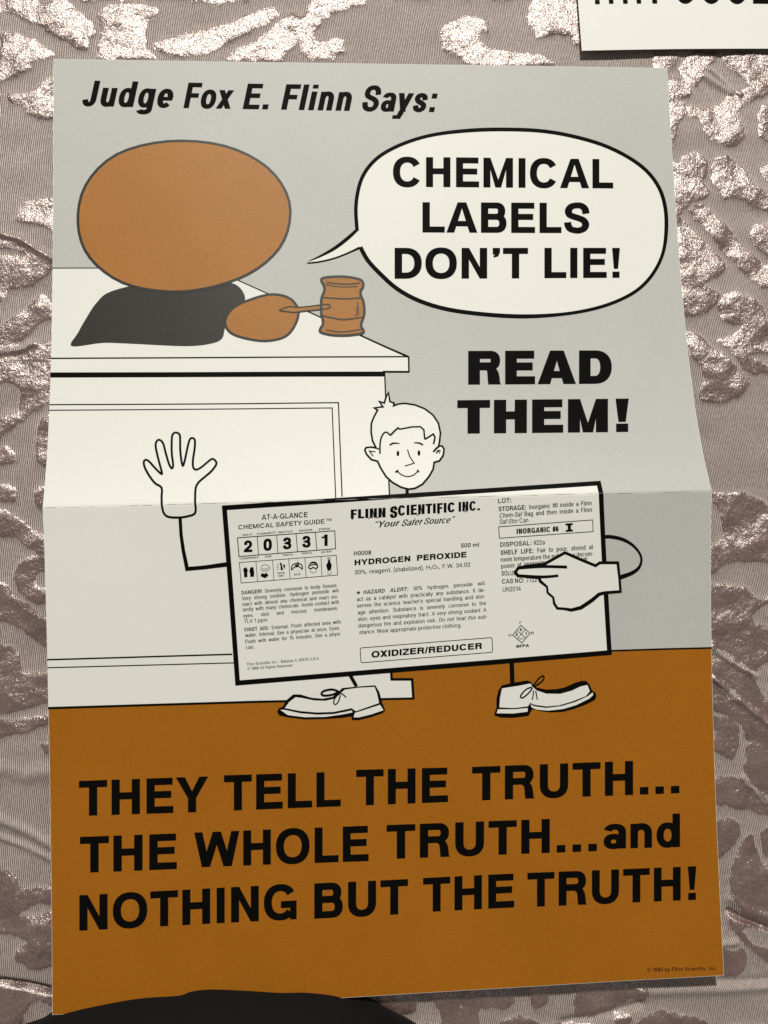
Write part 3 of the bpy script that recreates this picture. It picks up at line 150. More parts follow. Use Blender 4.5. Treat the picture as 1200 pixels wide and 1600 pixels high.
["danger_text","chemical_label","black",6,[["T",[[123.43,368.3],[184.48,365.31],[184.37,362.92],[123.31,365.91]],[["DANGER!","B"],[" Severely corrosive to body tissues","R"]],0.88],["T",[[123.66,372.01],[185.64,368.65],[185.51,366.27],[123.53,369.62]],[["Very strong oxidizer. Hydrogen peroxide will","R"]],0.88],["T",[[123.8,375.71],[185.3,372.53],[185.17,370.15],[123.68,373.33]],[["react with almost any chemical and react vio-","R"]],0.88],["T",[[124.12,379.18],[185.87,376.11],[185.75,373.72],[124.0,376.79]],[["lently with many chemicals. Avoid contact with","R"]],0.88],["T",[[124.26,383.13],[184.95,380.05],[184.83,377.67],[124.14,380.75]],[["eyes, skin and mucous membranes.","R"]],0.88],["T",[[124.58,386.68],[139.49,386.18],[139.41,383.79],[124.5,384.29]],[["TLV 1 ppm","R"]],None]]],
["first_aid_text","chemical_label","black",6,[["T",[[124.76,392.2],[186.55,388.97],[186.43,386.58],[124.64,389.82]],[["FIRST AID:","B"],[" External: Flush affected area with","R"]],0.88],["T",[[125.08,395.75],[185.87,392.92],[185.76,390.53],[124.97,393.37]],[["water. Internal: See a physician at once. Eyes:","R"]],0.88],["T",[[125.06,399.79],[186.61,396.59],[186.49,394.21],[124.94,397.4]],[["Flush with water for 15 minutes. See a physi-","R"]],0.88],["T",[[125.29,403.58],[130.86,403.28],[130.73,400.89],[125.16,401.19]],[["cian.","R"]],None]]],
["address_text","chemical_label","black",6,[["T",[[125.69,414.04],[172.18,411.82],[172.09,410.03],[125.6,412.25]],[["Flinn Scientific Inc. - Batavia, IL 60510 U.S.A.","R"]],None],["T",[[126.02,416.94],[154.61,415.66],[154.53,413.87],[125.94,415.14]],[["\u00a9 1988 All Rights Reserved","R"]],None]]],
["company_name","chemical_label","black",6,[["T",[[194.62,321.64],[217.11,321.32],[217.24,315.08],[194.75,315.81]],[["FLINN","logo"]],None],["T",[[219.83,322.05],[224.82,321.53],[224.96,314.13],[219.98,314.66]],[["S","logo"]],None],["T",[[225.08,320.54],[262.06,319.03],[262.14,312.77],[225.21,313.97]],[["CIENTIFIC","logo"]],None],["T",[[264.56,318.93],[278.62,318.31],[278.69,312.2],[264.65,312.67]],[["INC.","logo"]],None],["F",[[194.95,321.4],[196.27,321.43],[195.59,322.57]],0],["F",[[205.86,321.36],[207.35,321.23],[206.33,322.36]],0],["F",[[211.4,321.17],[212.65,321.04],[211.79,322.17]],0],["F",[[237.3,320.2],[238.71,320.08],[237.69,321.2]],0],["F",[[251.04,319.41],[252.21,319.44],[251.36,320.57]],0],["F",[[268.58,318.71],[269.92,318.58],[268.9,319.71]],0]]],
["company_slogan","chemical_label","black",6,[["T",[[210.18,327.89],[226.37,326.92],[226.45,322.89],[210.27,323.86]],[["\u201cYour","script"]],None],["T",[[227.36,327.36],[241.35,326.41],[241.42,322.29],[227.44,323.24]],[["Safer","script"]],None],["T",[[241.93,326.43],[262.46,325.98],[262.52,321.69],[242.0,322.39]],[["Source\u201d","script"]],None]]],
["product_name","chemical_label","black",6,[["T",[[265.71,342.23],[277.63,341.82],[277.67,339.16],[265.76,339.5]],[["500 ml","cap"]],None],["T",[[196.13,345.32],[207.32,344.98],[207.38,342.33],[196.19,342.6]],[["H0008","cap"]],None],["T",[[196.39,351.77],[232.56,350.09],[232.63,346.44],[196.48,348.06]],[["HYDROGEN","wide"]],None],["T",[[236.89,349.96],[269.38,348.57],[269.44,344.91],[236.97,346.15]],[["PEROXIDE","wide"]],None]]],
["formula_text","chemical_label","black",6,[["T",[[196.42,357.56],[271.79,354.63],[271.69,351.9],[196.31,354.83]],[["30%, reagent, (stabilized), H","R"],["2","S"],["O","R"],["2","S"],[", F.W. 34.02","R"]],None]]],
["hazard_text","chemical_label","black",6,[["T",[[201.58,370.47],[280.82,367.0],[280.71,364.44],[201.47,367.91]],[["HAZARD ALERT:","BI"],[" 30% hydrogen peroxide will","R"]],0.94],["T",[[197.33,374.9],[281.0,371.34],[280.89,368.79],[197.22,372.34]],[["act as a catalyst with practically any substance. It de-","R"]],0.94],["T",[[197.4,379.04],[281.25,375.53],[281.15,372.97],[197.29,376.49]],[["serves the science teacher\u2019s special handling and stor-","R"]],0.94],["T",[[197.71,383.45],[281.59,379.97],[281.48,377.41],[197.6,380.89]],[["age attention. Substance is ","R"],["severely corrosive","I"],[" to the","R"]],0.94],["T",[[197.77,387.76],[281.75,384.32],[281.65,381.77],[197.66,385.2]],[["skin, eyes and respiratory tract. ","R"],["A very strong oxidant.","I"],[" A","R"]],0.94],["T",[[197.91,392.0],[282.08,388.77],[281.99,386.21],[197.82,389.44]],[["dangerous fire and explosion risk. ","R"],["Do not heat this sub-","I"]],0.94],["T",[[198.39,396.33],[265.13,393.81],[265.03,391.25],[198.29,393.77]],[["stance.","I"],[" Wear appropriate protective clothing.","R"]],None]]],
["star","chemical_label","black",6,[["F",[[198.49,367.89],[198.84,368.89],[199.89,368.96],[199.05,369.59],[199.31,370.61],[198.44,370.01],[197.55,370.56],[197.86,369.56],[197.05,368.88],[198.1,368.86]],0]]],
["oxidizer_box","chemical_label","black",6,[["S",[[198.71,406.37],[198.97,405.49],[199.83,405.16],[283.84,401.39],[284.74,401.64],[285.05,402.51],[285.21,409.8],[284.93,410.69],[284.05,411.02],[200.18,414.79],[199.3,414.54],[198.98,413.68]],0.51,1,0],["T",[[205.91,411.85],[278.28,408.47],[278.37,404.45],[206.01,407.62]],[["OXIDIZER/REDUCER","wide"]],None]]],
["storage_text","chemical_label","black",6,[["T",[[290.57,314.15],[299.21,313.84],[299.1,310.85],[290.46,311.17]],[["LOT:","cap"]],None],["T",[[290.79,319.35],[352.04,316.88],[351.92,313.9],[290.67,316.37]],[["STORAGE:","B"],[" Inorganic #6 inside a Flinn","R"]],0.85],["T",[[291.11,323.58],[352.22,321.21],[352.11,318.22],[291.0,320.59]],[["Chem-Saf","I"],[" Bag and then inside a Flinn","R"]],0.85],["T",[[291.34,327.62],[310.22,326.95],[310.12,323.97],[291.23,324.64]],[["Saf-Stor","I"],[" Can","R"]],None]]],
["storage_box","chemical_label","black",6,[["S",[[290.68,329.4],[352.68,326.54],[352.93,334.14],[291.05,336.79]],0.51,1,0],["T",[[302.39,334.31],[330.13,333.35],[330.15,330.01],[302.42,330.98]],[["INORGANIC #6","narrow"]],None],["F",[[334.66,328.41],[339.43,328.18],[339.52,329.53],[338.23,329.68],[338.31,332.39],[339.6,332.43],[339.68,333.69],[334.9,333.93],[334.82,332.57],[336.2,332.52],[336.12,329.72],[334.74,329.77]],0]]],
["disposal_text","chemical_label","black",6,[["T",[[291.61,342.48],[320.89,341.59],[320.8,338.6],[291.52,339.5]],[["DISPOSAL:","cap"],[" #22a","R"]],None],["T",[[291.72,347.72],[352.87,345.56],[352.77,342.57],[291.61,344.74]],[["SHELF LIFE:","B"],[" Fair to poor, stored at","R"]],0.85],["T",[[291.74,352.15],[353.03,349.92],[352.92,346.93],[291.63,349.16]],[["room temperature the substance decom-","R"]],0.85],["T",[[292.04,356.5],[349.12,353.08],[348.94,350.1],[291.86,353.51]],[["poses at approximately 1% per year","R"]],0.85],["T",[[292.05,361.2],[309.64,361.0],[309.6,358.01],[292.02,358.21]],[["SOLUBILITY:","cap"]],None],["T",[[292.33,366.46],[322.43,365.74],[322.35,362.75],[292.26,363.47]],[["CAS NO:","B"],[" 7722-84-1","R"]],None],["T",[[292.69,371.72],[304.7,371.46],[304.63,368.47],[292.63,368.74]],[["UN2014","R"]],None]]],
["hazard_diamond","chemical_label","black",6,[["S",[[304.19,393.98],[310.14,399.36],[304.68,405.54],[298.55,400.15]],0.51,1,0],["S",[[301.37,397.07],[307.41,402.45]],0.43,0,0],["S",[[307.16,396.63],[301.61,402.8]],0.43,0,0],["T",[[303.37,397.77],[304.94,397.73],[304.98,395.83],[303.41,395.87]],[["0","wide"]],None],["T",[[300.37,400.76],[302.03,400.73],[302.07,398.64],[300.42,398.67]],[["2","wide"]],None],["T",[[306.9,400.53],[307.91,400.47],[307.95,398.47],[306.94,398.53]],[["1","wide"]],None],["T",[[302.98,403.3],[306.29,403.14],[306.32,402.05],[303.0,402.21]],[["OXY","B"]],None],["T",[[303.29,393.14],[304.3,393.17],[304.33,391.35],[303.32,391.32]],[["F","B"]],None],["T",[[295.96,401.07],[297.71,401.03],[297.74,399.4],[296.0,399.43]],[["H","B"]],None],["T",[[310.77,400.2],[312.52,400.17],[312.55,398.44],[310.8,398.48]],[["R","B"]],None],["T",[[300.84,408.68],[309.31,408.34],[309.35,406.34],[300.89,406.68]],[["NFPA","wide"]],None]]],
["fold_crease","","crease",9,[["S",[[0.4,309.26],[3.46,309.31],[6.53,309.27],[9.59,309.25]],[0.03,0.28,0.26,0.04],0,0],["S",[[10.19,309.3],[13.28,309.37],[16.37,309.37],[19.46,309.28],[22.55,309.39],[25.64,309.25]],[0.03,0.14,0.14,0.12,0.14,0.04],0,0],["S",[[27.64,309.34],[30.59,309.35],[33.55,309.32]],[0.02,0.18,0.01],0,0],["S",[[47.55,309.24],[50.76,309.29],[53.97,309.36],[57.19,309.29],[60.4,309.36],[63.61,309.27],[66.83,309.31],[70.04,309.29]],[0.03,0.13,0.14,0.26,0.1,0.18,0.3,0.03],0,0],["S",[[76.04,309.27],[79.28,309.35],[82.51,309.25],[85.75,309.39],[88.98,309.34],[92.22,309.31],[95.46,309.27]],[0.03,0.21,0.22,0.12,0.15,0.26,0.04],0,0],["S",[[97.46,309.34],[100.93,309.28],[104.4,309.3],[107.87,309.27],[111.35,309.32],[114.82,309.25],[118.29,309.35]],[0.04,0.29,0.24,0.29,0.08,0.14,0.04],0,0],["S",[[124.29,309.38],[127.57,309.35],[130.85,309.25],[134.13,309.34],[137.41,309.39],[140.68,309.29],[143.96,309.28],[147.24,309.34]],[0.02,0.21,0.16,0.18,0.16,0.26,0.3,0.03],0,0],["S",[[153.24,309.31],[156.44,309.28],[159.64,309.25],[162.84,309.25],[166.04,309.27],[169.24,309.35],[172.44,309.27],[175.64,309.25],[178.84,309.32]],[0.02,0.3,0.11,0.2,0.25,0.17,0.3,0.19,0.02],0,0],["S",[[184.84,309.28],[188.55,309.31],[192.25,309.35],[195.96,309.31],[199.66,309.28]],[0.02,0.09,0.14,0.2,0.04],0,0],["S",[[205.66,309.27],[208.97,309.25],[212.27,309.39],[215.58,309.33],[218.88,309.4],[222.19,309.31],[225.49,309.39],[228.8,309.35]],[0.04,0.24,0.19,0.1,0.13,0.27,0.28,0.04],0,0],["S",[[230.8,309.32],[234.3,309.39],[237.81,309.29],[241.31,309.31]],[0.02,0.26,0.26,0.02],0,0],["S",[[247.31,309.25],[250.44,309.4],[253.57,309.4],[256.7,309.35],[259.83,309.25],[262.96,309.39],[266.09,309.26],[269.22,309.4],[272.35,309.35]],[0.01,0.12,0.22,0.21,0.24,0.28,0.13,0.08,0.04],0,0],["S",[[272.55,309.28],[276.04,309.31],[279.52,309.37],[283.0,309.3],[286.49,309.28],[289.97,309.25]],[0.04,0.12,0.21,0.26,0.2,0.04],0,0],["S",[[303.97,309.26],[307.39,309.35],[310.81,309.26],[314.23,309.33],[317.64,309.28]],[0.04,0.09,0.1,0.27,0.04],0,0],["S",[[319.64,309.37],[322.85,309.26],[326.05,309.33],[329.26,309.3],[332.46,309.37],[335.66,309.29],[338.87,309.28],[342.07,309.32]],[0.04,0.1,0.11,0.22,0.27,0.19,0.18,0.04],0,0],["S",[[348.07,309.38],[350.81,309.27],[353.54,309.29]],[0.04,0.17,0.04],0,0],["S",[[354.14,309.27],[357.19,309.36],[360.23,309.29],[363.28,309.38],[366.32,309.28]],[0.04,0.08,0.12,0.22,0.02],0,0],["S",[[366.52,309.36],[370.2,309.32],[373.87,309.25],[377.55,309.28],[381.22,309.38]],[0.02,0.25,0.3,0.22,0.03],0,0],["S",[[395.22,309.33],[398.65,309.39],[402.07,309.37],[405.5,309.33],[408.92,309.39],[412.34,309.32],[415.77,309.31],[419.19,309.34]],[0.02,0.14,0.21,0.3,0.15,0.18,0.21,0.03],0,0]]]
]

# ------------------------------------------------------------------ lettering (stroke built grotesque, cap height = 1)
def _se(t, p=2.25):
    c, s = math.cos(t), math.sin(t)
    return (math.copysign(abs(c) ** (2 / p), c), math.copysign(abs(s) ** (2 / p), s))

def ring(cx, cy, rx, ry, s, h, a0=0, a1=360, n=None, p=2.25):
    n = n or max(6, int(abs(a1 - a0) / 9))
    out = []
    for i in range(n + 1):
        t = math.radians(a0 + (a1 - a0) * i / n)
        x, y = _se(t, p)
        out.append(((cx + rx * x, cy + ry * y), (cx + max(rx - s, .01) * x, cy + max(ry - h, .01) * y)))
    return [[out[i][0], out[i + 1][0], out[i + 1][1], out[i][1]] for i in range(n)]

def catmull(pts, closed=False, k=6):
    n = len(pts)
    if n < 3: return list(pts)
    res = []
    rng = range(n) if closed else range(n - 1)
    for i in rng:
        if closed:
            p0, p1, p2, p3 = (pts[(i + j) % n] for j in (-1, 0, 1, 2))
        else:
            p1, p2 = pts[i], pts[i + 1]
            p0 = pts[i - 1] if i else p1
            p3 = pts[i + 2] if i + 2 < n else p2
        for j in range(k):
            t = j / k
            res.append(tuple(.5 * (2 * b + (c - a) * t + (2 * a - 5 * b + 4 * c - d) * t * t + (3 * b - a - 3 * c + d) * t ** 3)
                             for a, b, c, d in zip(p0, p1, p2, p3)))
    if not closed: res.append(tuple(pts[-1]))
    return res

def strip(pts, wf, closed=False):
    """quads along a centre line; wf is a width, a list of widths, or a function of the unit tangent"""
    n = len(pts); L = []
    for i in range(n):
        a = pts[(i - 1) % n] if (closed or i) else pts[0]
        b = pts[(i + 1) % n] if (closed or i < n - 1) else pts[-1]
        d1 = (pts[i][0] - a[0], pts[i][1] - a[1]); d2 = (b[0] - pts[i][0], b[1] - pts[i][1])
        l1 = math.hypot(*d1); l2 = math.hypot(*d2)
        if l1 < 1e-9: d1, l1 = d2, l2
        if l2 < 1e-9: d2, l2 = d1, l1
        if l1 < 1e-9: continue
        u1 = (d1[0] / l1, d1[1] / l1); u2 = (d2[0] / l2, d2[1] / l2)
        t = (u1[0] + u2[0], u1[1] + u2[1]); lt = math.hypot(*t)
        if lt < 1e-6: t, lt = u1, 1
        t = (t[0] / lt, t[1] / lt)
        w = wf(t) if callable(wf) else (wf[i] if isinstance(wf, (list, tuple)) else wf)
        m = w / 2 / max(.45, u1[0] * t[0] + u1[1] * t[1])
        L.append(((pts[i][0] - t[1] * m, pts[i][1] + t[0] * m), (pts[i][0] + t[1] * m, pts[i][1] - t[0] * m)))
    k = len(L); rng = range(k) if closed else range(k - 1)
    return [[L[i][0], L[(i + 1) % k][0], L[(i + 1) % k][1], L[i][1]] for i in rng]

def bar(x0, y0, x1, y1): return [[(x0, y0), (x1, y0), (x1, y1), (x0, y1)]]

XH = .73
def glyph(ch, s, h, c):
    """-> (left bearing, ink width, right bearing, polygons) for stem s, horizontal stroke h, width factor c"""
    q = 1 - max(0, s - .2) * 2.6
    sb, rb, db = .10 * c * q, .06 * c * q, .02 * c * q
    o = .014
    wf = lambda t: math.sqrt((s * t[1]) ** 2 + (h * t[0]) ** 2)
    def sl(x0, y0, x1, y1, k=None):      # slanted bar with level ends, horizontal extent k
        k = k or s
        return [[(x0, y0), (x0 + k, y0), (x1 + k, y1), (x1, y1)]]
    def path(P, w, y0, y1, closed=False):
        q = [(s / 2 + x * (w - s), y0 + h / 2 + y * (y1 - y0 - h)) for x, y in P]
        return strip(catmull(q, closed), wf, closed)
    def half(x0, x1, y0, y1):            # bars and a half ring to the right: a bowl
        r = min((y1 - y0) * .5, x1 - x0)
        return (bar(x0, y1 - h, x1 - r, y1) + bar(x0, y0, x1 - r, y0 + h) + ring(x1 - r, (y0 + y1) / 2, r, (y1 - y0) / 2, s, h, -90, 90))
    if ch in 'H':
        w = .80 * c; return sb, w, sb, bar(0, 0, s, 1) + bar(w - s, 0, w, 1) + bar(s, .53 - h / 2, w - s, .53 + h / 2)
    if ch == 'E':
        w = .76 * c; return sb, w, .05 * c, bar(0, 0, s, 1) + bar(s, 1 - h, w * .97, 1) + bar(s, .53 - h / 2, w * .92, .53 + h / 2) + bar(s, 0, w, h)
    if ch == 'F':
        w = .70 * c; return sb, w, .03 * c, bar(0, 0, s, 1) + bar(s, 1 - h, w, 1) + bar(s, .5 - h / 2, w * .9, .5 + h / 2)
    if ch == 'I': return sb, s, sb, bar(0, 0, s, 1)
    if ch == 'L':
        w = .70 * c; return sb, w, .03 * c, bar(0, 0, s, 1) + bar(s, 0, w, h)
    if ch == 'T':
        w = .79 * c; return .03 * c, w, .03 * c, bar(0, 1 - h, w, 1) + bar(w / 2 - s / 2, 0, w / 2 + s / 2, 1 - h)
    if ch == 'N':
        w = .80 * c; d = s * 1.05
        return sb, w, sb, bar(0, 0, s, 1) + bar(w - s, 0, w, 1) + [[(s, 1), (s, 1 - d * 1.55), (w - s, 0), (w - s, d * 1.55)]]
    if ch == 'M':
        w = .98 * c; k = s * 1.0; m = w / 2
        return sb, w, sb, bar(0, 0, s, 1) + bar(w - s, 0, w, 1) + [[(s, 1), (s, 1 - 1.75 * s), (m - k * .42, 0), (m, 0), (m, .22 + s * .2)],
                                                                  [(w - s, 1), (m, .22 + s * .2), (m, 0), (m + k * .42, 0), (w - s, 1 - 1.75 * s)]]
    if ch == 'A':
        w = .98 * c; k = s * 1.08; a = w / 2; top = 1.02 - s * .95; y = .27 - s * .27; t = y + h * .9
        e = lambda v: k + (a - k) * v / top
        return db, w, db, [[(0, 0), (k, 0), (a, top), (a, 1), (a - k * .54, 1)], [(w, 0), (a + k * .54, 1), (a, 1), (a, top), (w - k, 0)], [(e(y) - s * .2, y), (w - e(y) + s * .2, y), (w - e(t) + s * .2, t), (e(t) - s * .2, t)]]
    if ch in 'Vv':
        t = 1 if ch == 'V' else XH; w = (.92 if ch == 'V' else .75) * c; k = s * 1.07; a = w / 2
        return db, w, db, sl(a - k * .5, 0, 0, t, k) + sl(a - k * .5, 0, w - k, t, k)
    if ch in 'Ww':
        t = 1 if ch == 'W' else XH; w = (1.30 if ch == 'W' else 1.06) * c; k = s * 1.02
        a, b = w * .26, w * .74
        return db, w, db, sl(a - k / 2, 0, 0, t, k) + sl(a - k / 2, 0, w / 2 - k / 2, t, k) + sl(b - k / 2, 0, w / 2 - k / 2, t, k) + sl(b - k / 2, 0, w - k, t, k)
    if ch == 'Y':
        w = .92 * c; k = s * 1.1; a = w / 2
        return db, w, db, bar(a - s / 2, 0, a + s / 2, .40) + [[(a - s / 2, .40), (a + s / 2, .40), (a + s * .1, .55), (k, 1), (0, 1)], [(a - s / 2, .40), (a + s / 2, .40), (w, 1), (w - k, 1), (a - s * .1, .55)]]
    if ch in 'Xx':
        t = 1 if ch == 'X' else XH; w = (.9 if ch == 'X' else .74) * c; k = s * (1.2 if c > .85 else 1.08)
        return db, w, db, sl(0, 0, w - k, t, k) + sl(w - k, 0, 0, t, k)
    if ch in 'Kk':
        w = (.86 if ch == 'K' else .72) * c; t = 1 if ch == 'K' else XH; k = s * 1.15
        return sb, w, db, bar(0, 0, s, 1) + sl(s * .6, t * .42 - s * .3, w - k * 1.05, t, k) + sl(w - k, 0, s * 1.15, t * .55, k * .95)
    if ch in 'Zz':
        t = 1 if ch == 'Z' else XH; w = (.78 if ch == 'Z' else .62) * c; k = s * 1.15
        return .04 * c, w, .04 * c, bar(0, t - h, w, t) + bar(0, 0, w, h) + sl(0, h, w - k, t - h, k)
    if ch in 'OQ0':
        w = (.98 if ch != '0' else .70) * c
        r = ring(w / 2, .5, w / 2, .5 + o, s, h, p=2.25 if ch != '0' else 2.5)
        if ch == 'Q': r += sl(w * .78, -.03, w * .55, .28, s * .9)
        return rb, w, rb, r
    if ch in 'C':
        w = .93 * c; return rb, w, rb, ring(w / 2, .5, w / 2, .5 + o, s, h, 30, 330)
    if ch == 'G':
        w = .95 * c; return rb, w, .08 * c, ring(w / 2, .5, w / 2, .5 + o, s, h, 33, 322) + bar(w - s * .82, 0, w, .53) + bar(w * .52, .53 - h, w - s * .82, .53)
    if ch == 'D':
        w = .84 * c; return sb, w, rb, bar(0, 0, s, 1) + half(s, w, 0, 1)
    if ch == 'B':
        w = .81 * c; return sb, w, rb, bar(0, 0, s, 1) + half(s, w, 0, .53 + h / 2) + half(s, w * .95, .53 - h / 2, 1)
    if ch == 'P':
        w = .77 * c; return sb, w, rb, bar(0, 0, s, 1) + half(s, w, .38, 1)
    if ch == 'R':
        w = .83 * c; y = .42
        leg = [(w - s * 1.08, 0), (w, 0), (w * .968, .06), (w * .955, .2), (w * .93, y - .08), (w * .85, y + h * .25), (w * .70, y + h * .6), (w * .5, y + h * .6), (w * .56, y + .0),
               (w * .88 - s * .85, y - .05), (w * .945 - s, .22), (w * .955 - s, .08)]
        return sb, w, rb, bar(0, 0, s, 1) + half(s, w * .97, y, 1) + [leg]
    if ch == 'S':
        w = .83 * c; return .05 * c, w, .05 * c, path([(.99, .67), (.93, .86), (.74, .98), (.48, 1), (.2, .95), (.05, .8), (.1, .64), (.3, .56), (.6, .49), (.86, .40), (.97, .24), (.87, .08), (.66, .01), (.44, 0), (.16, .06), (.03, .2), (0, .33)], w, -o, 1 + o)
    if ch == 's':
        w = .67 * c; return .04 * c, w, .04 * c, path([(.98, .67), (.88, .9), (.5, 1), (.14, .93), (.06, .74), (.28, .57), (.62, .47), (.93, .33), (.88, .1), (.5, 0), (.1, .09), (0, .31)], w, -o, XH + o)
    if ch == 'U':
        w = .80 * c; r = w / 2
        return sb, w, sb, bar(0, .38, s, 1) + bar(w - s, .38, w, 1) + ring(r, .38, r, .38 + o, s, h, 180, 360)
    if ch == 'J':
        w = .62 * c; return .03 * c, w, sb, bar(w - s, .3, w, 1) + ring(w / 2, .3, w / 2, .3 + o, s, h, 188, 360)
    # lower case
    if ch in 'bdpqg':
        w = .72 * c; t = XH; r = ring(w / 2 + (.02 if ch in 'bp' else -.02) * c, t / 2, w / 2 - .02 * c, t / 2 + o, s * .95, h * .95)
        if ch == 'b': r += bar(0, 0, s, 1)
        if ch == 'd': r += bar(w - s, 0, w, 1)
        if ch == 'p': r += bar(0, -.28, s, t)
        if ch == 'q': r += bar(w - s, -.28, w, t)
        if ch == 'g': r += bar(w - s, -.06, w, t) + ring(w / 2, -.06, w / 2, .22, s, h, 200, 360)
        return (sb if ch in 'bp' else rb), w, (rb if ch in 'bp' else sb), r
    if ch == 'o':
        w = .74 * c; return rb * .8, w, rb * .8, ring(w / 2, XH / 2, w / 2, XH / 2 + o, s, h)
    if ch == 'c':
        w = .68 * c; return rb * .8, w, .04 * c, ring(w / 2, XH / 2, w / 2, XH / 2 + o, s, h, 38, 322)
    if ch == 'e':
        w = .70 * c; hh = h * .8
        return rb * .8, w, .05 * c, ring(w / 2, XH / 2, w / 2, XH / 2 + o, s, h, 0, 318) + bar(s * .8, XH * .5 - hh * .6, w - s * .06, XH * .5 + hh * .4)
    if ch == 'a':
        w = .68 * c; t = XH; y = .45
        return .05 * c, w, .05 * c, bar(w - s, 0, w, t - .22) + ring(w / 2, t - .24, w / 2, .24 + o, s, h * .9, 0, 165) + ring(w * .44, .215, w * .44, .215 + o, s * .95, h * .85)
    if ch in 'nhmru':
        t = XH
        if ch == 'u':
            w = .66 * c; r = w / 2; return sb * .9, w, sb * .9, bar(0, .3, s, t) + bar(w - s, 0, w, t) + ring(r, .3, r, .3 + o, s, h, 180, 360)
        if ch == 'r':
            w = .43 * c; return sb * .9, w, .0, bar(0, 0, s, t) + ring(s + (w - s) * .9, t - .32, (w - s) * .9 + s * .6, .32 + o, s, h, 92, 170)
        if ch == 'm':
            w = 1.07 * c; a = (w - s) / 2; r = (a + s) / 2
            return sb * .9, w, sb * .9, bar(0, 0, s, t) + bar(a, 0, a + s, t - .3) + bar(w - s, 0, w, t - .3) + ring(r, t - .3, r, .3 + o, s, h, 0, 165) + ring(a + r, t - .3, r, .3 + o, s, h, 0, 165)
        w = .66 * c; r = w / 2
        return sb * .9, w, sb * .9, bar(0, 0, s, t if ch == 'n' else 1) + bar(w - s, 0, w, t - .3) + ring(r, t - .3, r, .3 + o, s, h, 0, 165)
    if ch == 'i': return sb * .9, s, sb * .9, bar(0, 0, s, XH) + bar(0, 1 - h * .85, s, 1)
    if ch == 'j': return sb * .6, s, sb * .9, bar(0, -.2, s, XH) + bar(0, 1 - h * .85, s, 1) + bar(-s * .5, -.28, s, -.2)
    if ch == 'l': return sb * .9, s, sb * .9, bar(0, 0, s, 1)
    if ch == 't':
        w = .42 * c; k = (w - s) * .45; return .02 * c, w, .03 * c, bar(k, .1, k + s, .95) + bar(0, XH - h * .8, w, XH) + bar(k + s * .15, 0, w, h * .85)
    if ch == 'f':
        w = .44 * c; k = (w - s) * .4; return .02 * c, w, .0, bar(k, 0, k + s, .85) + bar(0, XH - h * .8, w, XH) + bar(k + s * .15, 1 - h * .85, w, 1)
    if ch == 'y':
        w = .75 * c; k = s * 1.05; a = w / 2
        return db, w, db, sl(a - k * .5, 0, 0, XH, k) + sl(a - k * .8 - .08 * c, -.2, w - k, XH, k) + bar(a - k * 1.1 - .16 * c, -.28, a - .05 * c, -.28 + h * .8)
    # figures
    if ch == '1':
        w = .40 * c + s * .3; return .1 * c, w, .12 * c, bar(w - s, 0, w, 1) + [[(0, .66), (w - s, .70), (w - s, 1), (w - s * 1.0, .98), (w * .35, .83), (0, .82)]]
    if ch == '2':
        w = .70 * c; return .05 * c, w, .05 * c, path([(.02, .64), (.08, .86), (.28, .98), (.5, 1), (.8, .94), (.97, .74), (.88, .53), (.55, .33), (.22, .16), (.06, .02)], w, 0, 1 + o) + bar(0, 0, w, h)
    if ch == '3':
        w = .70 * c; return .05 * c, w, .05 * c, path([(.04, .72), (.12, .92), (.48, 1), (.84, .92), (.93, .74), (.8, .57), (.45, .52), (.8, .47), (1, .27), (.86, .06), (.48, 0), (.1, .07), (0, .29)], w, -o, 1 + o)
    if ch == '4':
        w = .73 * c; return .03 * c, w, .03 * c, bar(w * .78 - s, 0, w * .78, 1) + bar(0, .22, w, .22 + h * .95) + [[(0, .22 + h * .5), (s * .95, .22 + h * .9), (w * .78 - s * .6, .86), (w * .78 - s, 1)]]
    if ch == '5':
        w = .70 * c; return .05 * c, w, .05 * c, bar(w * .12, 1 - h, w * .93, 1) + bar(w * .1, .45, w * .1 + s * .8, 1 - h) + path([(.1, .5), (.35, .62), (.6, .64), (.9, .52), (1, .31), (.86, .07), (.5, 0), (.12, .08), (0, .28)], w, -o, 1)
    if ch in '69':
        w = .71 * c
        r = ring(w / 2, .33, w / 2, .33 + o, s, h) + path([(0, .33), (.02, .62), (.16, .88), (.5, 1), (.82, .93), (.96, .78)], w, 0, 1 + o)
        if ch == '9': r = [[(w - x, 1 - y) for x, y in q] for q in r]
        return .05 * c, w, .05 * c, r
    if ch == '7':
        w = .70 * c; return .05 * c, w, .05 * c, bar(0, 1 - h, w, 1) + sl(w * .2, 0, w - s * 1.1, 1 - h, s * 1.1)
    if ch == '8':
        w = .71 * c; return .05 * c, w, .05 * c, ring(w / 2, .27, w / 2, .27 + o, s, h) + ring(w / 2, .76, w * .45, .24 + o, s, h)
    # signs
    if ch == '.': return .1 * c, s * 1.05, .1 * c, bar(0, 0, s * 1.05, h * 1.1)
    if ch == ',': return .1 * c, s, .1 * c, bar(0, 0, s, h * 1.1) + [[(s * .45, 0), (s, 0), (s * .6, -.17), (s * .1, -.17)]]
    if ch == ':': return .12 * c, s, .12 * c, bar(0, 0, s, h * 1.1) + bar(0, XH - h * 1.1, s, XH)
    if ch == '!': return .12 * c, s * 1.1, .12 * c, bar(.05 * s, 0, s * 1.05, h * 1.05) + [[(s * .25, .30), (s * .85, .30), (s * 1.1, 1), (0, 1)]]
    if ch in '-\u2010': return .05 * c, .34 * c, .05 * c, bar(0, .32, .34 * c, .32 + h * .9)
    if ch == '/': return 0, .42 * c, 0, sl(0, -.02, .42 * c - s * .8, 1.02, s * .8)
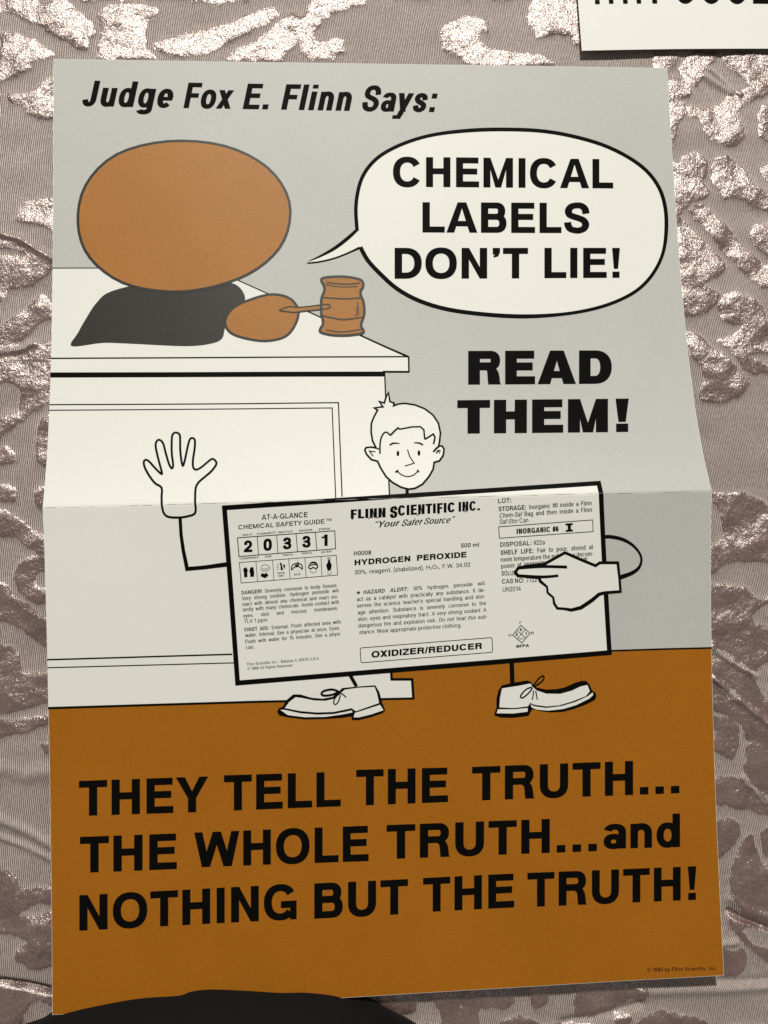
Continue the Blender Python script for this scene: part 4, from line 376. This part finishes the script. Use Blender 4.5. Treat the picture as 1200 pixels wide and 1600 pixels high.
    if ch in "'\u2019": return .08 * c, s, .06 * c, [[(0, 1), (0, 1 - h * 1.1), (s * .5, 1 - h * 1.1), (s * .45, .80), (s * .1, .74), (s * .15, .68), (s * .75, .72), (s, .86), (s, 1)]]
    if ch in '\u201c\u201d': return .06 * c, s * 2.2, .06 * c, sl(0, .76, s * .3, 1, s * .8) + sl(s * 1.2, .76, s * 1.5, 1, s * .8)
    if ch == '(': return .06 * c, .3 * c, .03 * c, strip(catmull([(.3 * c, 1.05), (.1 * c, .8), (.06 * c, .4), (.1 * c, .05), (.3 * c, -.22)]), s * .9)
    if ch == ')': return .03 * c, .3 * c, .06 * c, strip(catmull([(0, 1.05), (.2 * c, .8), (.24 * c, .4), (.2 * c, .05), (0, -.22)]), s * .9)
    if ch == '#':
        w = .7 * c; return .04 * c, w, .04 * c, sl(w * .18, 0, w * .3, 1, s * .8) + sl(w * .56, 0, w * .68, 1, s * .8) + bar(0, .28, w, .28 + h * .7) + bar(0, .62, w, .62 + h * .7)
    if ch == '%':
        w = 1.05 * c; q = s * .8
        return .04 * c, w, .04 * c, ring(w * .22, .74, w * .22, .26, q, h * .8) + ring(w * .78, .26, w * .22, .26, q, h * .8) + sl(w * .3, 0, w * .62, 1, q * .8)
    if ch == '\u00a9':
        w = 1.0 * c; return .04 * c, w, .04 * c, ring(w / 2, .5, w / 2, .5, s * .6, h * .6) + ring(w / 2, .5, w * .26, .26, s * .6, h * .6, 45, 315)
    return 0, .30 * c, 0, []

STYLES = {  # stem, horizontal stroke, width factor, slant, space
    'bold': (.232, .2, 1.0, 0, .36), 'black': (.345, .24, 1.16, 0, .36), 'condensed': (.21, .18, .80, .2, .3),
    'R': (.15, .12, .9, 0, .36), 'I': (.15, .12, .9, .2, .36), 'B': (.20, .17, 1.0, 0, .36), 'BI': (.20, .17, 1.0, .2, .36),
    'S': (.125, .105, .9, 0, .3), 'logo': (.28, .19, .82, 0, .3), 'script': (.17, .10, .78, .34, .2), 'cap': (.205, .165, 1.05, 0, .36),
    'wide': (.30, .225, 1.2, 0, .4), 'narrow': (.24, .19, .72, 0, .3),
}

def set_line(quad, runs, k):
    """letters of one line mapped into the quad (base left, base right, top right, top left); k = None stretches the
    letters to the quad, a number keeps that letter width and spreads the spaces instead"""
    bl, br, tr, tl = quad
    Lw = math.dist(bl, br); Hh = (math.dist(bl, tl) + math.dist(br, tr)) / 2
    items = []; x = 0; first = True; nsp = 0
    for text, st in runs:
        s, h, c, sh, sp = STYLES[st]
        if k: c = c * k
        for ch in text:
            if ch == ' ': x += sp * (k or 1); nsp += 1; items.append((x, None, nsp, 0, 0)); continue
            lb, w, rb_, polys = glyph(ch, s, h, c)
            if first: lb = 0; first = False
            x += lb
            sc, dy = (.62, -.12) if st == 'S' else (1, 0)
            items.append((x, polys, nsp, sh, (sc, dy)))
            x += w * sc; last = x; x += rb_
    W = last
    target = Lw / Hh
    extra = 0; scale = 1
    if k and nsp:
        extra = (target - W) / nsp
        if extra < -.22: scale = target / (W - .22 * nsp); extra = -.22
    else: scale = target / W
    out = []; xs = []
    for x0, polys, ns, sh, q in items:
        if polys is None: continue
        for p in polys:
            pp = [((x0 + ns * extra + q[0] * px + sh * (q[0] * py + q[1])) * scale, q[0] * py + q[1]) for px, py in p]
            out.append(pp); xs += [a for a, _ in pp]
    if not k:
        mn, mx = min(xs), max(xs); f = target / (mx - mn)
        out = [[((a - mn) * f, b) for a, b in p] for p in out]
    res = []
    for p in out:
        r = []
        for a, b in p:
            a /= target
            X0 = bl[0] + (br[0] - bl[0]) * a; Y0 = bl[1] + (br[1] - bl[1]) * a
            X1 = tl[0] + (tr[0] - tl[0]) * a; Y1 = tl[1] + (tr[1] - tl[1]) * a
            r.append((X0 + (X1 - X0) * b, Y0 + (Y1 - Y0) * b))
        res.append(r)
    return res

# ------------------------------------------------------------------ materials
def mat(name, col, rough=.5, spec=.5, grain=.03, bump=0, bscale=620, sheen=0):
    m = bpy.data.materials.new(name); m.use_nodes = True
    nt = m.node_tree; N = nt.nodes; L = nt.links; b = N['Principled BSDF']
    tc = N.new('ShaderNodeTexCoord')
    n = N.new('ShaderNodeTexNoise'); n.inputs['Scale'].default_value = bscale; n.inputs['Detail'].default_value = 3
    L.new(tc.outputs['Object'], n.inputs['Vector'])
    n2 = N.new('ShaderNodeTexNoise'); n2.inputs['Scale'].default_value = 14; n2.inputs['Detail'].default_value = 4
    L.new(tc.outputs['Object'], n2.inputs['Vector'])
    mx = N.new('ShaderNodeMath'); mx.operation = 'MULTIPLY_ADD'; mx.inputs[1].default_value = .6; 
    L.new(n.outputs[0], mx.inputs[0])
    m2 = N.new('ShaderNodeMath'); m2.operation = 'MULTIPLY'; m2.inputs[1].default_value = .4
    L.new(n2.outputs[0], m2.inputs[0]); L.new(m2.outputs[0], mx.inputs[2])
    r = N.new('ShaderNodeValToRGB')
    r.color_ramp.elements[0].position = .25; r.color_ramp.elements[1].position = .75
    r.color_ramp.elements[0].color = tuple(c * (1 - grain) for c in col) + (1,)
    r.color_ramp.elements[1].color = tuple(c * (1 + grain) for c in col) + (1,)
    L.new(mx.outputs[0], r.inputs[0]); L.new(r.outputs[0], b.inputs['Base Color'])
    b.inputs['Roughness'].default_value = rough; b.inputs['Specular IOR Level'].default_value = spec
    b.inputs['Sheen Weight'].default_value = sheen
    if bump:
        bp = N.new('ShaderNodeBump'); bp.inputs['Strength'].default_value = bump; bp.inputs['Distance'].default_value = .0004
        L.new(n.outputs[0], bp.inputs['Height']); L.new(bp.outputs[0], b.inputs['Normal'])
    return m
MATS = {
    'white': mat('unprinted_paper', (.80, .80, .752), .5, .16, .03, .05),
    'card': mat('label_paper', (.80, .80, .752), .5, .16, .02, .05),
    'grey': mat('grey_ink', (.512, .515, .487), .5, .16, .07, .05),
    'orange': mat('orange_ink', (.365, .127, .0075), .5, .16, .16, .05),
    'brown': mat('brown_ink', (.385, .160, .032), .48, .22, .20, .06),
    'black': mat('black_ink', (.0038, .0038, .0032), .55, .03, .2, .05),
    'soft_black': mat('soft_black_ink', (.024, .024, .019), .45, .25, .35, .08),
    'crease': mat('worn_fold', (.66, .66, .61), .7, .1, .08),
    'dark_brown': mat('dark_brown_ink', (.07, .022, .005), .5, .16, .1),
}

# ------------------------------------------------------------------ the sheet: a paper surface with one sharp cross fold
def sheet_z(u, v):
    a = (FOLD['al'] + (FOLD['ar'] - FOLD['al']) * u / W_MM)
    d = v - FOLD['v']
    z = a * math.exp(-abs(d) / (FOLD['lt'] if d < 0 else FOLD['lb'])) + FOLD['lift'] * max(d, 0) * u / W_MM
    z += .22 * math.sin(u / 47 + 1.3) * math.sin(v / 61 + .4) + .12 * math.sin(u / 23 + v / 31)
    return z
GAP = .06
import bisect
def grid_z(u, v):
    """the sheet as flat facets between the cut lines, so that paper and ink stay exactly parallel"""
    i = min(max(bisect.bisect_right(UG, u) - 1, 0), len(UG) - 2); j = min(max(bisect.bisect_right(VG, v) - 1, 0), len(VG) - 2)
    a = (u - UG[i]) / (UG[i + 1] - UG[i]); b = (v - VG[j]) / (VG[j + 1] - VG[j])
    return ((1 - a) * (1 - b) * sheet_z(UG[i], VG[j]) + a * (1 - b) * sheet_z(UG[i + 1], VG[j]) + (1 - a) * b * sheet_z(UG[i], VG[j + 1]) + a * b * sheet_z(UG[i + 1], VG[j + 1]))
VCUT = sorted({FOLD['v']} | {FOLD['v'] + s * k for s in (-1, 1) for k in (1.5, 4, 8, 13, 19, 26, 34, 43)} | {i * 11.0 for i in range(1, 58) if abs(i * 11 - FOLD['v']) > 46})
UCUT = [W_MM * i / 24 for i in range(1, 24)]
UG = [0.0] + UCUT + [W_MM]; VG = [0.0] + VCUT + [H_MM]

def ink_mesh(name, prims):
    """shapes in sheet millimetres -> one mesh lying on the folded sheet; returns mesh with z filled by the layer"""
    bm = bmesh.new(); j = 0
    def add(poly):
        nonlocal j
        j += 1; z = (j % 6) * .003
        vs = [Vector((x, y, 0)) for x, y in poly]
        if len(poly) > 4:
            tris = tessellate_polygon([vs])
        else:
            tris = [tuple(range(len(poly)))]
        bv = [bm.verts.new((p.x, p.y, z)) for p in vs]
        for t in tris:
            if len(set(t)) < 3: continue
            try: bm.faces.new([bv[i] for i in t])
            except ValueError: pass
    for p in prims:
        if p[0] == 'F':
            add(catmull([tuple(q) for q in p[1]], True, 5) if p[2] else [tuple(q) for q in p[1]])
        elif p[0] == 'S':
            pts = [tuple(q) for q in p[1]]; wd = p[2]
            if p[4]:
                if isinstance(wd, list):
                    pp = catmull([q + (wd[i],) for i, q in enumerate(pts)], bool(p[3]), 4)
                    pts = [q[:2] for q in pp]; wd = [q[2] for q in pp]
                else: pts = catmull(pts, bool(p[3]), 4)
            j += 1
            for q in strip(pts, wd, bool(p[3])):
                bv = [bm.verts.new((x, y, (j % 6) * .003)) for x, y in q]
                bm.faces.new(bv)
        elif p[0] == 'T':
            for q in set_line([tuple(a) for a in p[1]], p[2], p[3]): add(q)
    us = [v.co.x for v in bm.verts]; vs = [v.co.y for v in bm.verts]
    for cuts, ax, lo_, hi_ in ((VCUT, 1, min(vs), max(vs)), (UCUT, 0, min(us), max(us))):
        for c in cuts:
            if lo_ + .01 < c < hi_ - .01:
                co = Vector((0, 0, 0)); co[ax] = c; no = Vector((0, 0, 0)); no[ax] = 1
                bmesh.ops.bisect_plane(bm, geom=bm.verts[:] + bm.edges[:] + bm.faces[:], plane_co=co, plane_no=no, dist=1e-5)
    return bm

def lay(bm, layer, name, material, parent, offset):
    for v in bm.verts:
        z = grid_z(v.co.x, v.co.y) + layer * GAP + v.co.z
        v.co = Vector((v.co.x / 1000, -v.co.y / 1000, z / 1000)) - offset
    bmesh.ops.remove_doubles(bm, verts=bm.verts[:], dist=1e-7)
    for f in bm.faces:
        f.normal_update()
        if f.normal.z < 0: f.normal_flip()
        f.smooth = True
    me = bpy.data.meshes.new(name); bm.to_mesh(me); bm.free(); me.materials.append(material)
    o = bpy.data.objects.new(name, me); S.collection.objects.link(o)
    if parent: o.parent = parent
    return o

def thing(name, label, cat, loc=(0, 0, 0), group=None):
    o = bpy.data.objects.new(name, None); S.collection.objects.link(o); o.location = loc
    o.empty_display_size = .05; o['label'] = label; o['category'] = cat
    if group: o['group'] = group
    return o

# ------------------------------------------------------------------ the velvet cloth
def vnoise(x, y, seed=0):
    xi = np.floor(x).astype(np.int64); yi = np.floor(y).astype(np.int64); fx = x - xi; fy = y - yi
    fx = fx * fx * (3 - 2 * fx); fy = fy * fy * (3 - 2 * fy)
    def h(a, b):
        n = (a * 374761393 + b * 668265263 + seed * 974711) & 0x7fffffff
        n = ((n ^ (n >> 13)) * 1274126177) & 0x7fffffff
        return ((n ^ (n >> 16)) & 0xffff) / 65535.0
    return (h(xi, yi) * (1 - fx) + h(xi + 1, yi) * fx) * (1 - fy) + (h(xi, yi + 1) * (1 - fx) + h(xi + 1, yi + 1) * fx) * fy

def inside(poly, X, Y):
    r = np.zeros(X.shape, bool); n = len(poly)
    for i in range(n):
        x0, y0 = poly[i]; x1, y1 = poly[(i + 1) % n]
        if y0 == y1: continue
        c = ((y0 > Y) != (y1 > Y)) & (X < (x1 - x0) * (Y - y0) / (y1 - y0) + x0)
        r ^= c
    return r

def box_blur(a, k=1):
    for ax in (0, 1):
        s = a.copy()
        for i in range(1, k + 1): s = s + np.roll(a, i, ax) + np.roll(a, -i, ax)
        a = s / (2 * k + 1)
    return a

def axis(lo_, hi_, step, far_lo, far_hi):
    mid = np.arange(lo_, hi_, step)
    a = lo_ - np.cumsum(np.geomspace(step, 6, 60)); a = a[a > far_lo]
    b = mid[-1] + np.cumsum(np.geomspace(step, 6, 60)); b = b[b < far_hi]
    return np.concatenate([a[::-1], mid, b])

def build_cloth():
    fx = [q[0] for q in FRAME]; fy = [q[1] for q in FRAME]
    xs = axis(min(fx) - 12, max(fx) + 12, .8, min(fx) - 230, max(fx) + 230)
    ys = axis(min(fy) - 12, max(fy) + 12, .8, min(fy) - 230, max(fy) + 330)
    X, Y = np.meshgrid(xs, ys)
    # ragged edge
    wx = X + (vnoise(X / 1.6, Y / 1.6, 3) - .5) * 2.0 + (vnoise(X / 4, Y / 4, 8) - .5) * 1.4
    wy = Y + (vnoise(X / 1.6, Y / 1.6, 5) - .5) * 2.0 + (vnoise(X / 4, Y / 4, 9) - .5) * 1.4
    m = np.zeros(X.shape, bool)
    for poly in PILE:
        px = [q[0] for q in poly]; py = [q[1] for q in poly]
        i0, i1 = np.searchsorted(xs, [min(px) - 3, max(px) + 3]); j0, j1 = np.searchsorted(ys, [min(py) - 3, max(py) + 3])
        sl = (slice(j0, j1), slice(i0, i1))
        m[sl] |= inside(poly, wx[sl], wy[sl])
    # scrolls of the same kind away from the traced margins
    infr = inside(FRAME, X, Y)
    hid = (X > 6) & (X < W_MM - 6) & (Y < -6) & (Y > -H_MM + 6)
    qx = X / 34 + 1.6 * vnoise(X / 45, Y / 45, 21); qy = Y / 34 + 1.6 * vnoise(X / 45, Y / 45, 22)
    sc = (np.abs(vnoise(qx, qy, 23) - .5) < .13) | (vnoise(qx * 1.4 + 7, qy * 1.4, 24) > .74)
    m |= sc & (~infr | hid)
    P = box_blur(m.astype(float), 1)
    Ps = box_blur(box_blur(m.astype(float), 3), 3)
    lump = vnoise(X / 6, Y / 6, 31); fine = vnoise(X / 2.1, Y / 2.1, 32); tiny = vnoise(X / 1.1, Y / 1.1, 33)
    Z = -5.0 + 1.6 * (vnoise(X / 70, Y / 45, 41) - .5) + 1.3 * (vnoise(X / 26, Y / 15, 42) - .5)
    Z += Ps * .9 + P * (.45 + .55 * (lump - .5) + .28 * (fine - .5) + .22 * (tiny - .5))
    for pts, amp, wd in CREASE:
        best = np.full(X.shape, 1e9)
        for (x0, y0), (x1, y1) in zip(pts[:-1], pts[1:]):
            dx, dy = x1 - x0, y1 - y0; t = np.clip(((X - x0) * dx + (Y - y0) * dy) / (dx * dx + dy * dy), 0, 1)
            best = np.minimum(best, (X - x0 - t * dx) ** 2 + (Y - y0 - t * dy) ** 2)
        wd_mm = wd * .43
        Z += 1.5 * amp * np.exp(-best / (2 * wd_mm ** 2))
    Z = np.where((X > -3) & (X < W_MM + 3) & (Y < 3) & (Y > -H_MM - 3), np.minimum(Z, -.9), Z)
    sx0, sy0 = SECOND[0][:2]
    Z = np.where((X > sx0 - 3) & (Y > sy0 - 3), np.minimum(Z, -3.6), Z)
    ny, nx = X.shape
    V = np.stack([X, Y, Z], -1).reshape(-1, 3) / 1000
    i = np.arange(nx - 1)[None, :] + np.arange(ny - 1)[:, None] * nx
    F = np.stack([i, i + 1, i + nx + 1, i + nx], -1).reshape(-1)
    me = bpy.data.meshes.new('velvet_cloth')
    me.vertices.add(len(V)); me.vertices.foreach_set('co', V.astype(np.float32).ravel())
    nf = len(F) // 4
    me.loops.add(len(F)); me.loops.foreach_set('vertex_index', F.astype(np.int32))
    me.polygons.add(nf); me.polygons.foreach_set('loop_start', np.arange(0, nf * 4, 4, dtype=np.int32))
    me.polygons.foreach_set('use_smooth', np.ones(nf, bool))
    at = me.attributes.new('pile', 'FLOAT', 'POINT'); at.data.foreach_set('value', P.astype(np.float32).ravel())
    me.update(); me.validate()
    o = bpy.data.objects.new('velvet_cloth', me); S.collection.objects.link(o)
    o['kind'] = 'structure'; o['label'] = 'dusty mauve burnout velvet cloth with raised scrolls under the posters'
    me.materials.append(cloth_material())

def cloth_material():
    m = bpy.data.materials.new('burnout_velvet'); m.use_nodes = True
    nt = m.node_tree; N = nt.nodes; L = nt.links; N.remove(N['Principled BSDF'])
    out = N['Material Output']
    def nd(t, **k):
        n = N.new(t)
        for a, b in k.items(): setattr(n, a, b)
        return n
    def math_(op, a, b=None, c=None):
        n = nd('ShaderNodeMath', operation=op)
        for i, v in enumerate((a, b, c)):
            if v is None: continue
            if isinstance(v, (int, float)): n.inputs[i].default_value = v
            else: L.new(v, n.inputs[i])
        return n.outputs[0]
    def noise(scale, detail=2, rough=.6, vec=None):
        n = nd('ShaderNodeTexNoise'); n.inputs['Scale'].default_value = scale; n.inputs['Detail'].default_value = detail; n.inputs['Roughness'].default_value = rough
        L.new(vec or tc.outputs['Object'], n.inputs['Vector']); return n.outputs[0]
    def ramp(f, a, b, p0=.3, p1=.7):
        r = nd('ShaderNodeValToRGB'); r.color_ramp.elements[0].position = p0; r.color_ramp.elements[1].position = p1
        r.color_ramp.elements[0].color = a + (1,); r.color_ramp.elements[1].color = b + (1,); L.new(f, r.inputs[0]); return r.outputs[0]
    def principled(col, rough, spec, normal, metal=None, sheen=0):
        b = nd('ShaderNodeBsdfPrincipled'); L.new(col, b.inputs['Base Color']); b.inputs['Roughness'].default_value = rough
        b.inputs['Specular IOR Level'].default_value = spec; b.inputs['Sheen Weight'].default_value = sheen; b.inputs['Sheen Roughness'].default_value = .4
        L.new(normal, b.inputs['Normal']); return b.outputs[0]
    def glossy(col, rough, normal):
        g = nd('ShaderNodeBsdfGlossy'); g.inputs['Color'].default_value = col + (1,); g.inputs['Roughness'].default_value = rough; L.new(normal, g.inputs['Normal']); return g.outputs[0]
    def mix(f, a, b):
        x = nd('ShaderNodeMixShader')
        if isinstance(f, (int, float)): x.inputs[0].default_value = f
        else: L.new(f, x.inputs[0])
        L.new(a, x.inputs[1]); L.new(b, x.inputs[2]); return x.outputs[0]
    def bump(h, dist, strength=1, normal=None):
        b = nd('ShaderNodeBump'); b.inputs['Distance'].default_value = dist; b.inputs['Strength'].default_value = strength; L.new(h, b.inputs['Height'])
        if normal: L.new(normal, b.inputs['Normal'])
        return b.outputs[0]
    tc = nd('ShaderNodeTexCoord')
    pile = nd('ShaderNodeAttribute', attribute_name='pile').outputs['Fac']
    # pile: crushed fibres, leaning in patches
    mp = nd('ShaderNodeMapping'); mp.inputs['Scale'].default_value = (1.4, .75, 1); L.new(tc.outputs['Object'], mp.inputs[0])
    n1 = noise(620, 3, .65, mp.outputs[0]); n2 = noise(1500, 2, .6, mp.outputs[0]); n3 = noise(60, 2); n4 = noise(48, 1, .5)
    nb0 = bump(n4, .0045, 1.0)
    nb = bump(math_('MULTIPLY_ADD', n2, .5, n1), .00048, 1.0, nb0)
    colp = ramp(math_('MULTIPLY_ADD', n3, .4, math_('MULTIPLY', n1, .6)), (.108, .060, .051), (.245, .155, .136), .35, .68)
    pd = principled(colp, .6, .2, nb, sheen=.08)
    pg = glossy((.96, .86, .82), .28, nb)
    n5 = noise(800, 3, .75)
    gf = math_('MULTIPLY', ramp_fac(nd, L, n5, .38, .66), .56)
    ps = mix(gf, pd, pg)
    # ground: fine ribs
    sx = nd('ShaderNodeSeparateXYZ'); L.new(tc.outputs['Object'], sx.inputs[0])
    d1 = noise(22, 2, .5); d2 = noise(260, 2, .5)
    ph = math_('MULTIPLY_ADD', sx.outputs[1], .10, sx.outputs[0])
    ph = math_('MULTIPLY_ADD', d1, .003, ph); ph = math_('MULTIPLY_ADD', d2, .00035, ph)
    rib = math_('MULTIPLY_ADD', math_('SINE', math_('MULTIPLY', ph, 2 * math.pi / .00122)), .5, .5)
    sp = noise(1500, 2, .7); sp2 = noise(420, 2, .6)
    rb = bump(math_('MULTIPLY_ADD', sp, .7, rib), .00042, 1.0)
    colr = ramp(math_('MULTIPLY_ADD', sp2, .45, math_('MULTIPLY', rib, .65)), (.15, .106, .096), (.68, .58, .525), .22, .86)
    rd = principled(colr, .5, .35, rb, sheen=.15)
    rg = glossy((.95, .89, .83), .42, rb)
    rs = mix(math_('MULTIPLY', rib, .16), rd, rg)
    fac = math_('GREATER_THAN', math_('ADD', pile, math_('MULTIPLY_ADD', n2, .5, -.25)), .5)
    L.new(mix(fac, rs, ps), out.inputs['Surface'])
    return m

def ramp_fac(nd, L, f, p0, p1):
    r = nd('ShaderNodeMapRange'); r.inputs['From Min'].default_value = p0; r.inputs['From Max'].default_value = p1; r.inputs['To Min'].default_value = .16; r.inputs['To Max'].default_value = 1
    L.new(f, r.inputs['Value']); return r.outputs[0]

build_cloth()

# ------------------------------------------------------------------ the poster
base = Vector((W_MM / 2000, -H_MM / 2000, 0))
poster = thing('poster', 'large folded cartoon safety poster with grey upper part and orange bottom, lying on velvet', 'poster', base)
sheet = lay(ink_mesh('paper_sheet', [('F', [(0, 0), (W_MM, 0), (W_MM, H_MM), (0, H_MM)], 0)]), 0, 'paper_sheet', MATS['white'], poster, base)
sm = sheet.modifiers.new('thickness', 'SOLIDIFY'); sm.thickness = .00022; sm.offset = -1
sheet.modifiers.new('sharp_edge', 'EDGE_SPLIT').split_angle = .8
made = {}
for name, par, ink, layer, prims in ART:
    o = lay(ink_mesh(name, prims), layer, name, MATS[ink], made.get(par, poster), base)
    made[o.name] = o

# ------------------------------------------------------------------ the second poster at the top edge
def second():
    a, b, c = (Vector(q + [-1.2]) / 1000 if len(q) == 2 else Vector(q) / 1000 for q in SECOND)
    ex = (b - a); ex.z = 0; ex.normalize(); ey = Vector((-ex.y, ex.x, 0))
    r = thing('poster', 'white sheet with bold black lettering, cut off by the top right corner of the photo', 'poster', a)
    bm = bmesh.new(); nx, ny = 18, 24; W, H = .432, .6
    g = []
    for j in range(ny + 1):
        for i in range(nx + 1):
            u, v = i / nx, j / ny
            z = .0012 * math.sin(u * 7 + .5) * (1 - v) + .001 * math.sin(v * 5) - .001 * min(v * 4, 1)
            g.append(bm.verts.new(ex * (u * W) + ey * (v * H) + Vector((0, 0, z))))
    for j in range(ny):
        for i in range(nx):
            k = j * (nx + 1) + i
            bm.faces.new((g[k], g[k + 1], g[k + nx + 2], g[k + nx + 1])).smooth = True
    me = bpy.data.meshes.new('paper_sheet'); bm.to_mesh(me); bm.free(); me.materials.append(MATS['white'])
    o = bpy.data.objects.new('paper_sheet', me); S.collection.objects.link(o); o.parent = r
    m = o.modifiers.new('thickness', 'SOLIDIFY'); m.thickness = .00022; m.offset = -1
    o.modifiers.new('sharp_edge', 'EDGE_SPLIT').split_angle = .8
    bm = bmesh.new()
    for poly in SECOND_TEXT:
        vs = [Vector((x / 1000, y / 1000, 0)) for x, y in poly]
        bv = []
        for p in vs:
            d = p - a; u = d.dot(ex) / W; v = d.dot(ey) / H
            z = .0012 * math.sin(u * 7 + .5) * (1 - v) + .001 * math.sin(v * 5) - .001 * min(v * 4, 1)
            bv.append(bm.verts.new(ex * (u * W) + ey * (v * H) + Vector((0, 0, z + .00025))))
        for t in tessellate_polygon([vs]): bm.faces.new([bv[i] for i in t])
    bmesh.ops.recalc_face_normals(bm, faces=bm.faces[:])
    for f in bm.faces:
        if f.normal.z < 0: f.normal_flip()
    me = bpy.data.meshes.new('heading_text'); bm.to_mesh(me); bm.free(); me.materials.append(MATS['black'])
    o = bpy.data.objects.new('heading_text', me); S.collection.objects.link(o); o.parent = r
second()

# ------------------------------------------------------------------ black garment lying over the lower edge
def garment():
    pts = catmull([tuple(q) for q in MOUND], False, 8)
    n = len(pts); rows = 46; depth = 260.0
    bm = bmesh.new(); g = []
    cx = sum(p[0] for p in pts) / n; b0 = Vector((cx / 1000, (min(p[1] for p in pts) - 60) / 1000, 0))
    for j in range(-1, rows + 1):
        for i, (x, y) in enumerate(pts):
            if j < 0: z = -6.5; s = 0
            else:
                s = (j / rows) ** 1.6
                e = min(i, n - 1 - i) / (n * .5)
                top = 62 * min(1, e * 1.8 + .15) ** .7
                q = min(1, s * 2.2)
                z = 1.0 + top * math.sqrt(max(0, 1 - (1 - q) ** 2)) ** 1.25
                z += (2.6 * math.sin(x / 26 + s * 19) + 1.8 * math.sin(x / 11 - s * 31 + 1) + 3.0 * math.sin(s * 38 + x / 60)) * min(1, s * 9)
            X = x + (x - cx) * .12 * s; Y = y - s * depth
            g.append(bm.verts.new(Vector((X / 1000, Y / 1000, z / 1000)) - b0))
    for j in range(rows + 1):
        for i in range(n - 1):
            k = j * n + i
            bm.faces.new((g[k], g[k + n], g[k + n + 1], g[k + 1])).smooth = True
    me = bpy.data.meshes.new('black_garment'); bm.to_mesh(me); bm.free()
    me.materials.append(mat('black_cloth', (.0045, .0043, .004), .85, .15, .3, .6, 900, .035))
    o = bpy.data.objects.new('black_garment', me); S.collection.objects.link(o); o.location = b0
    o['label'] = 'rounded black fabric bulge covering the lower left edge of the orange poster'; o['category'] = 'garment'
garment()
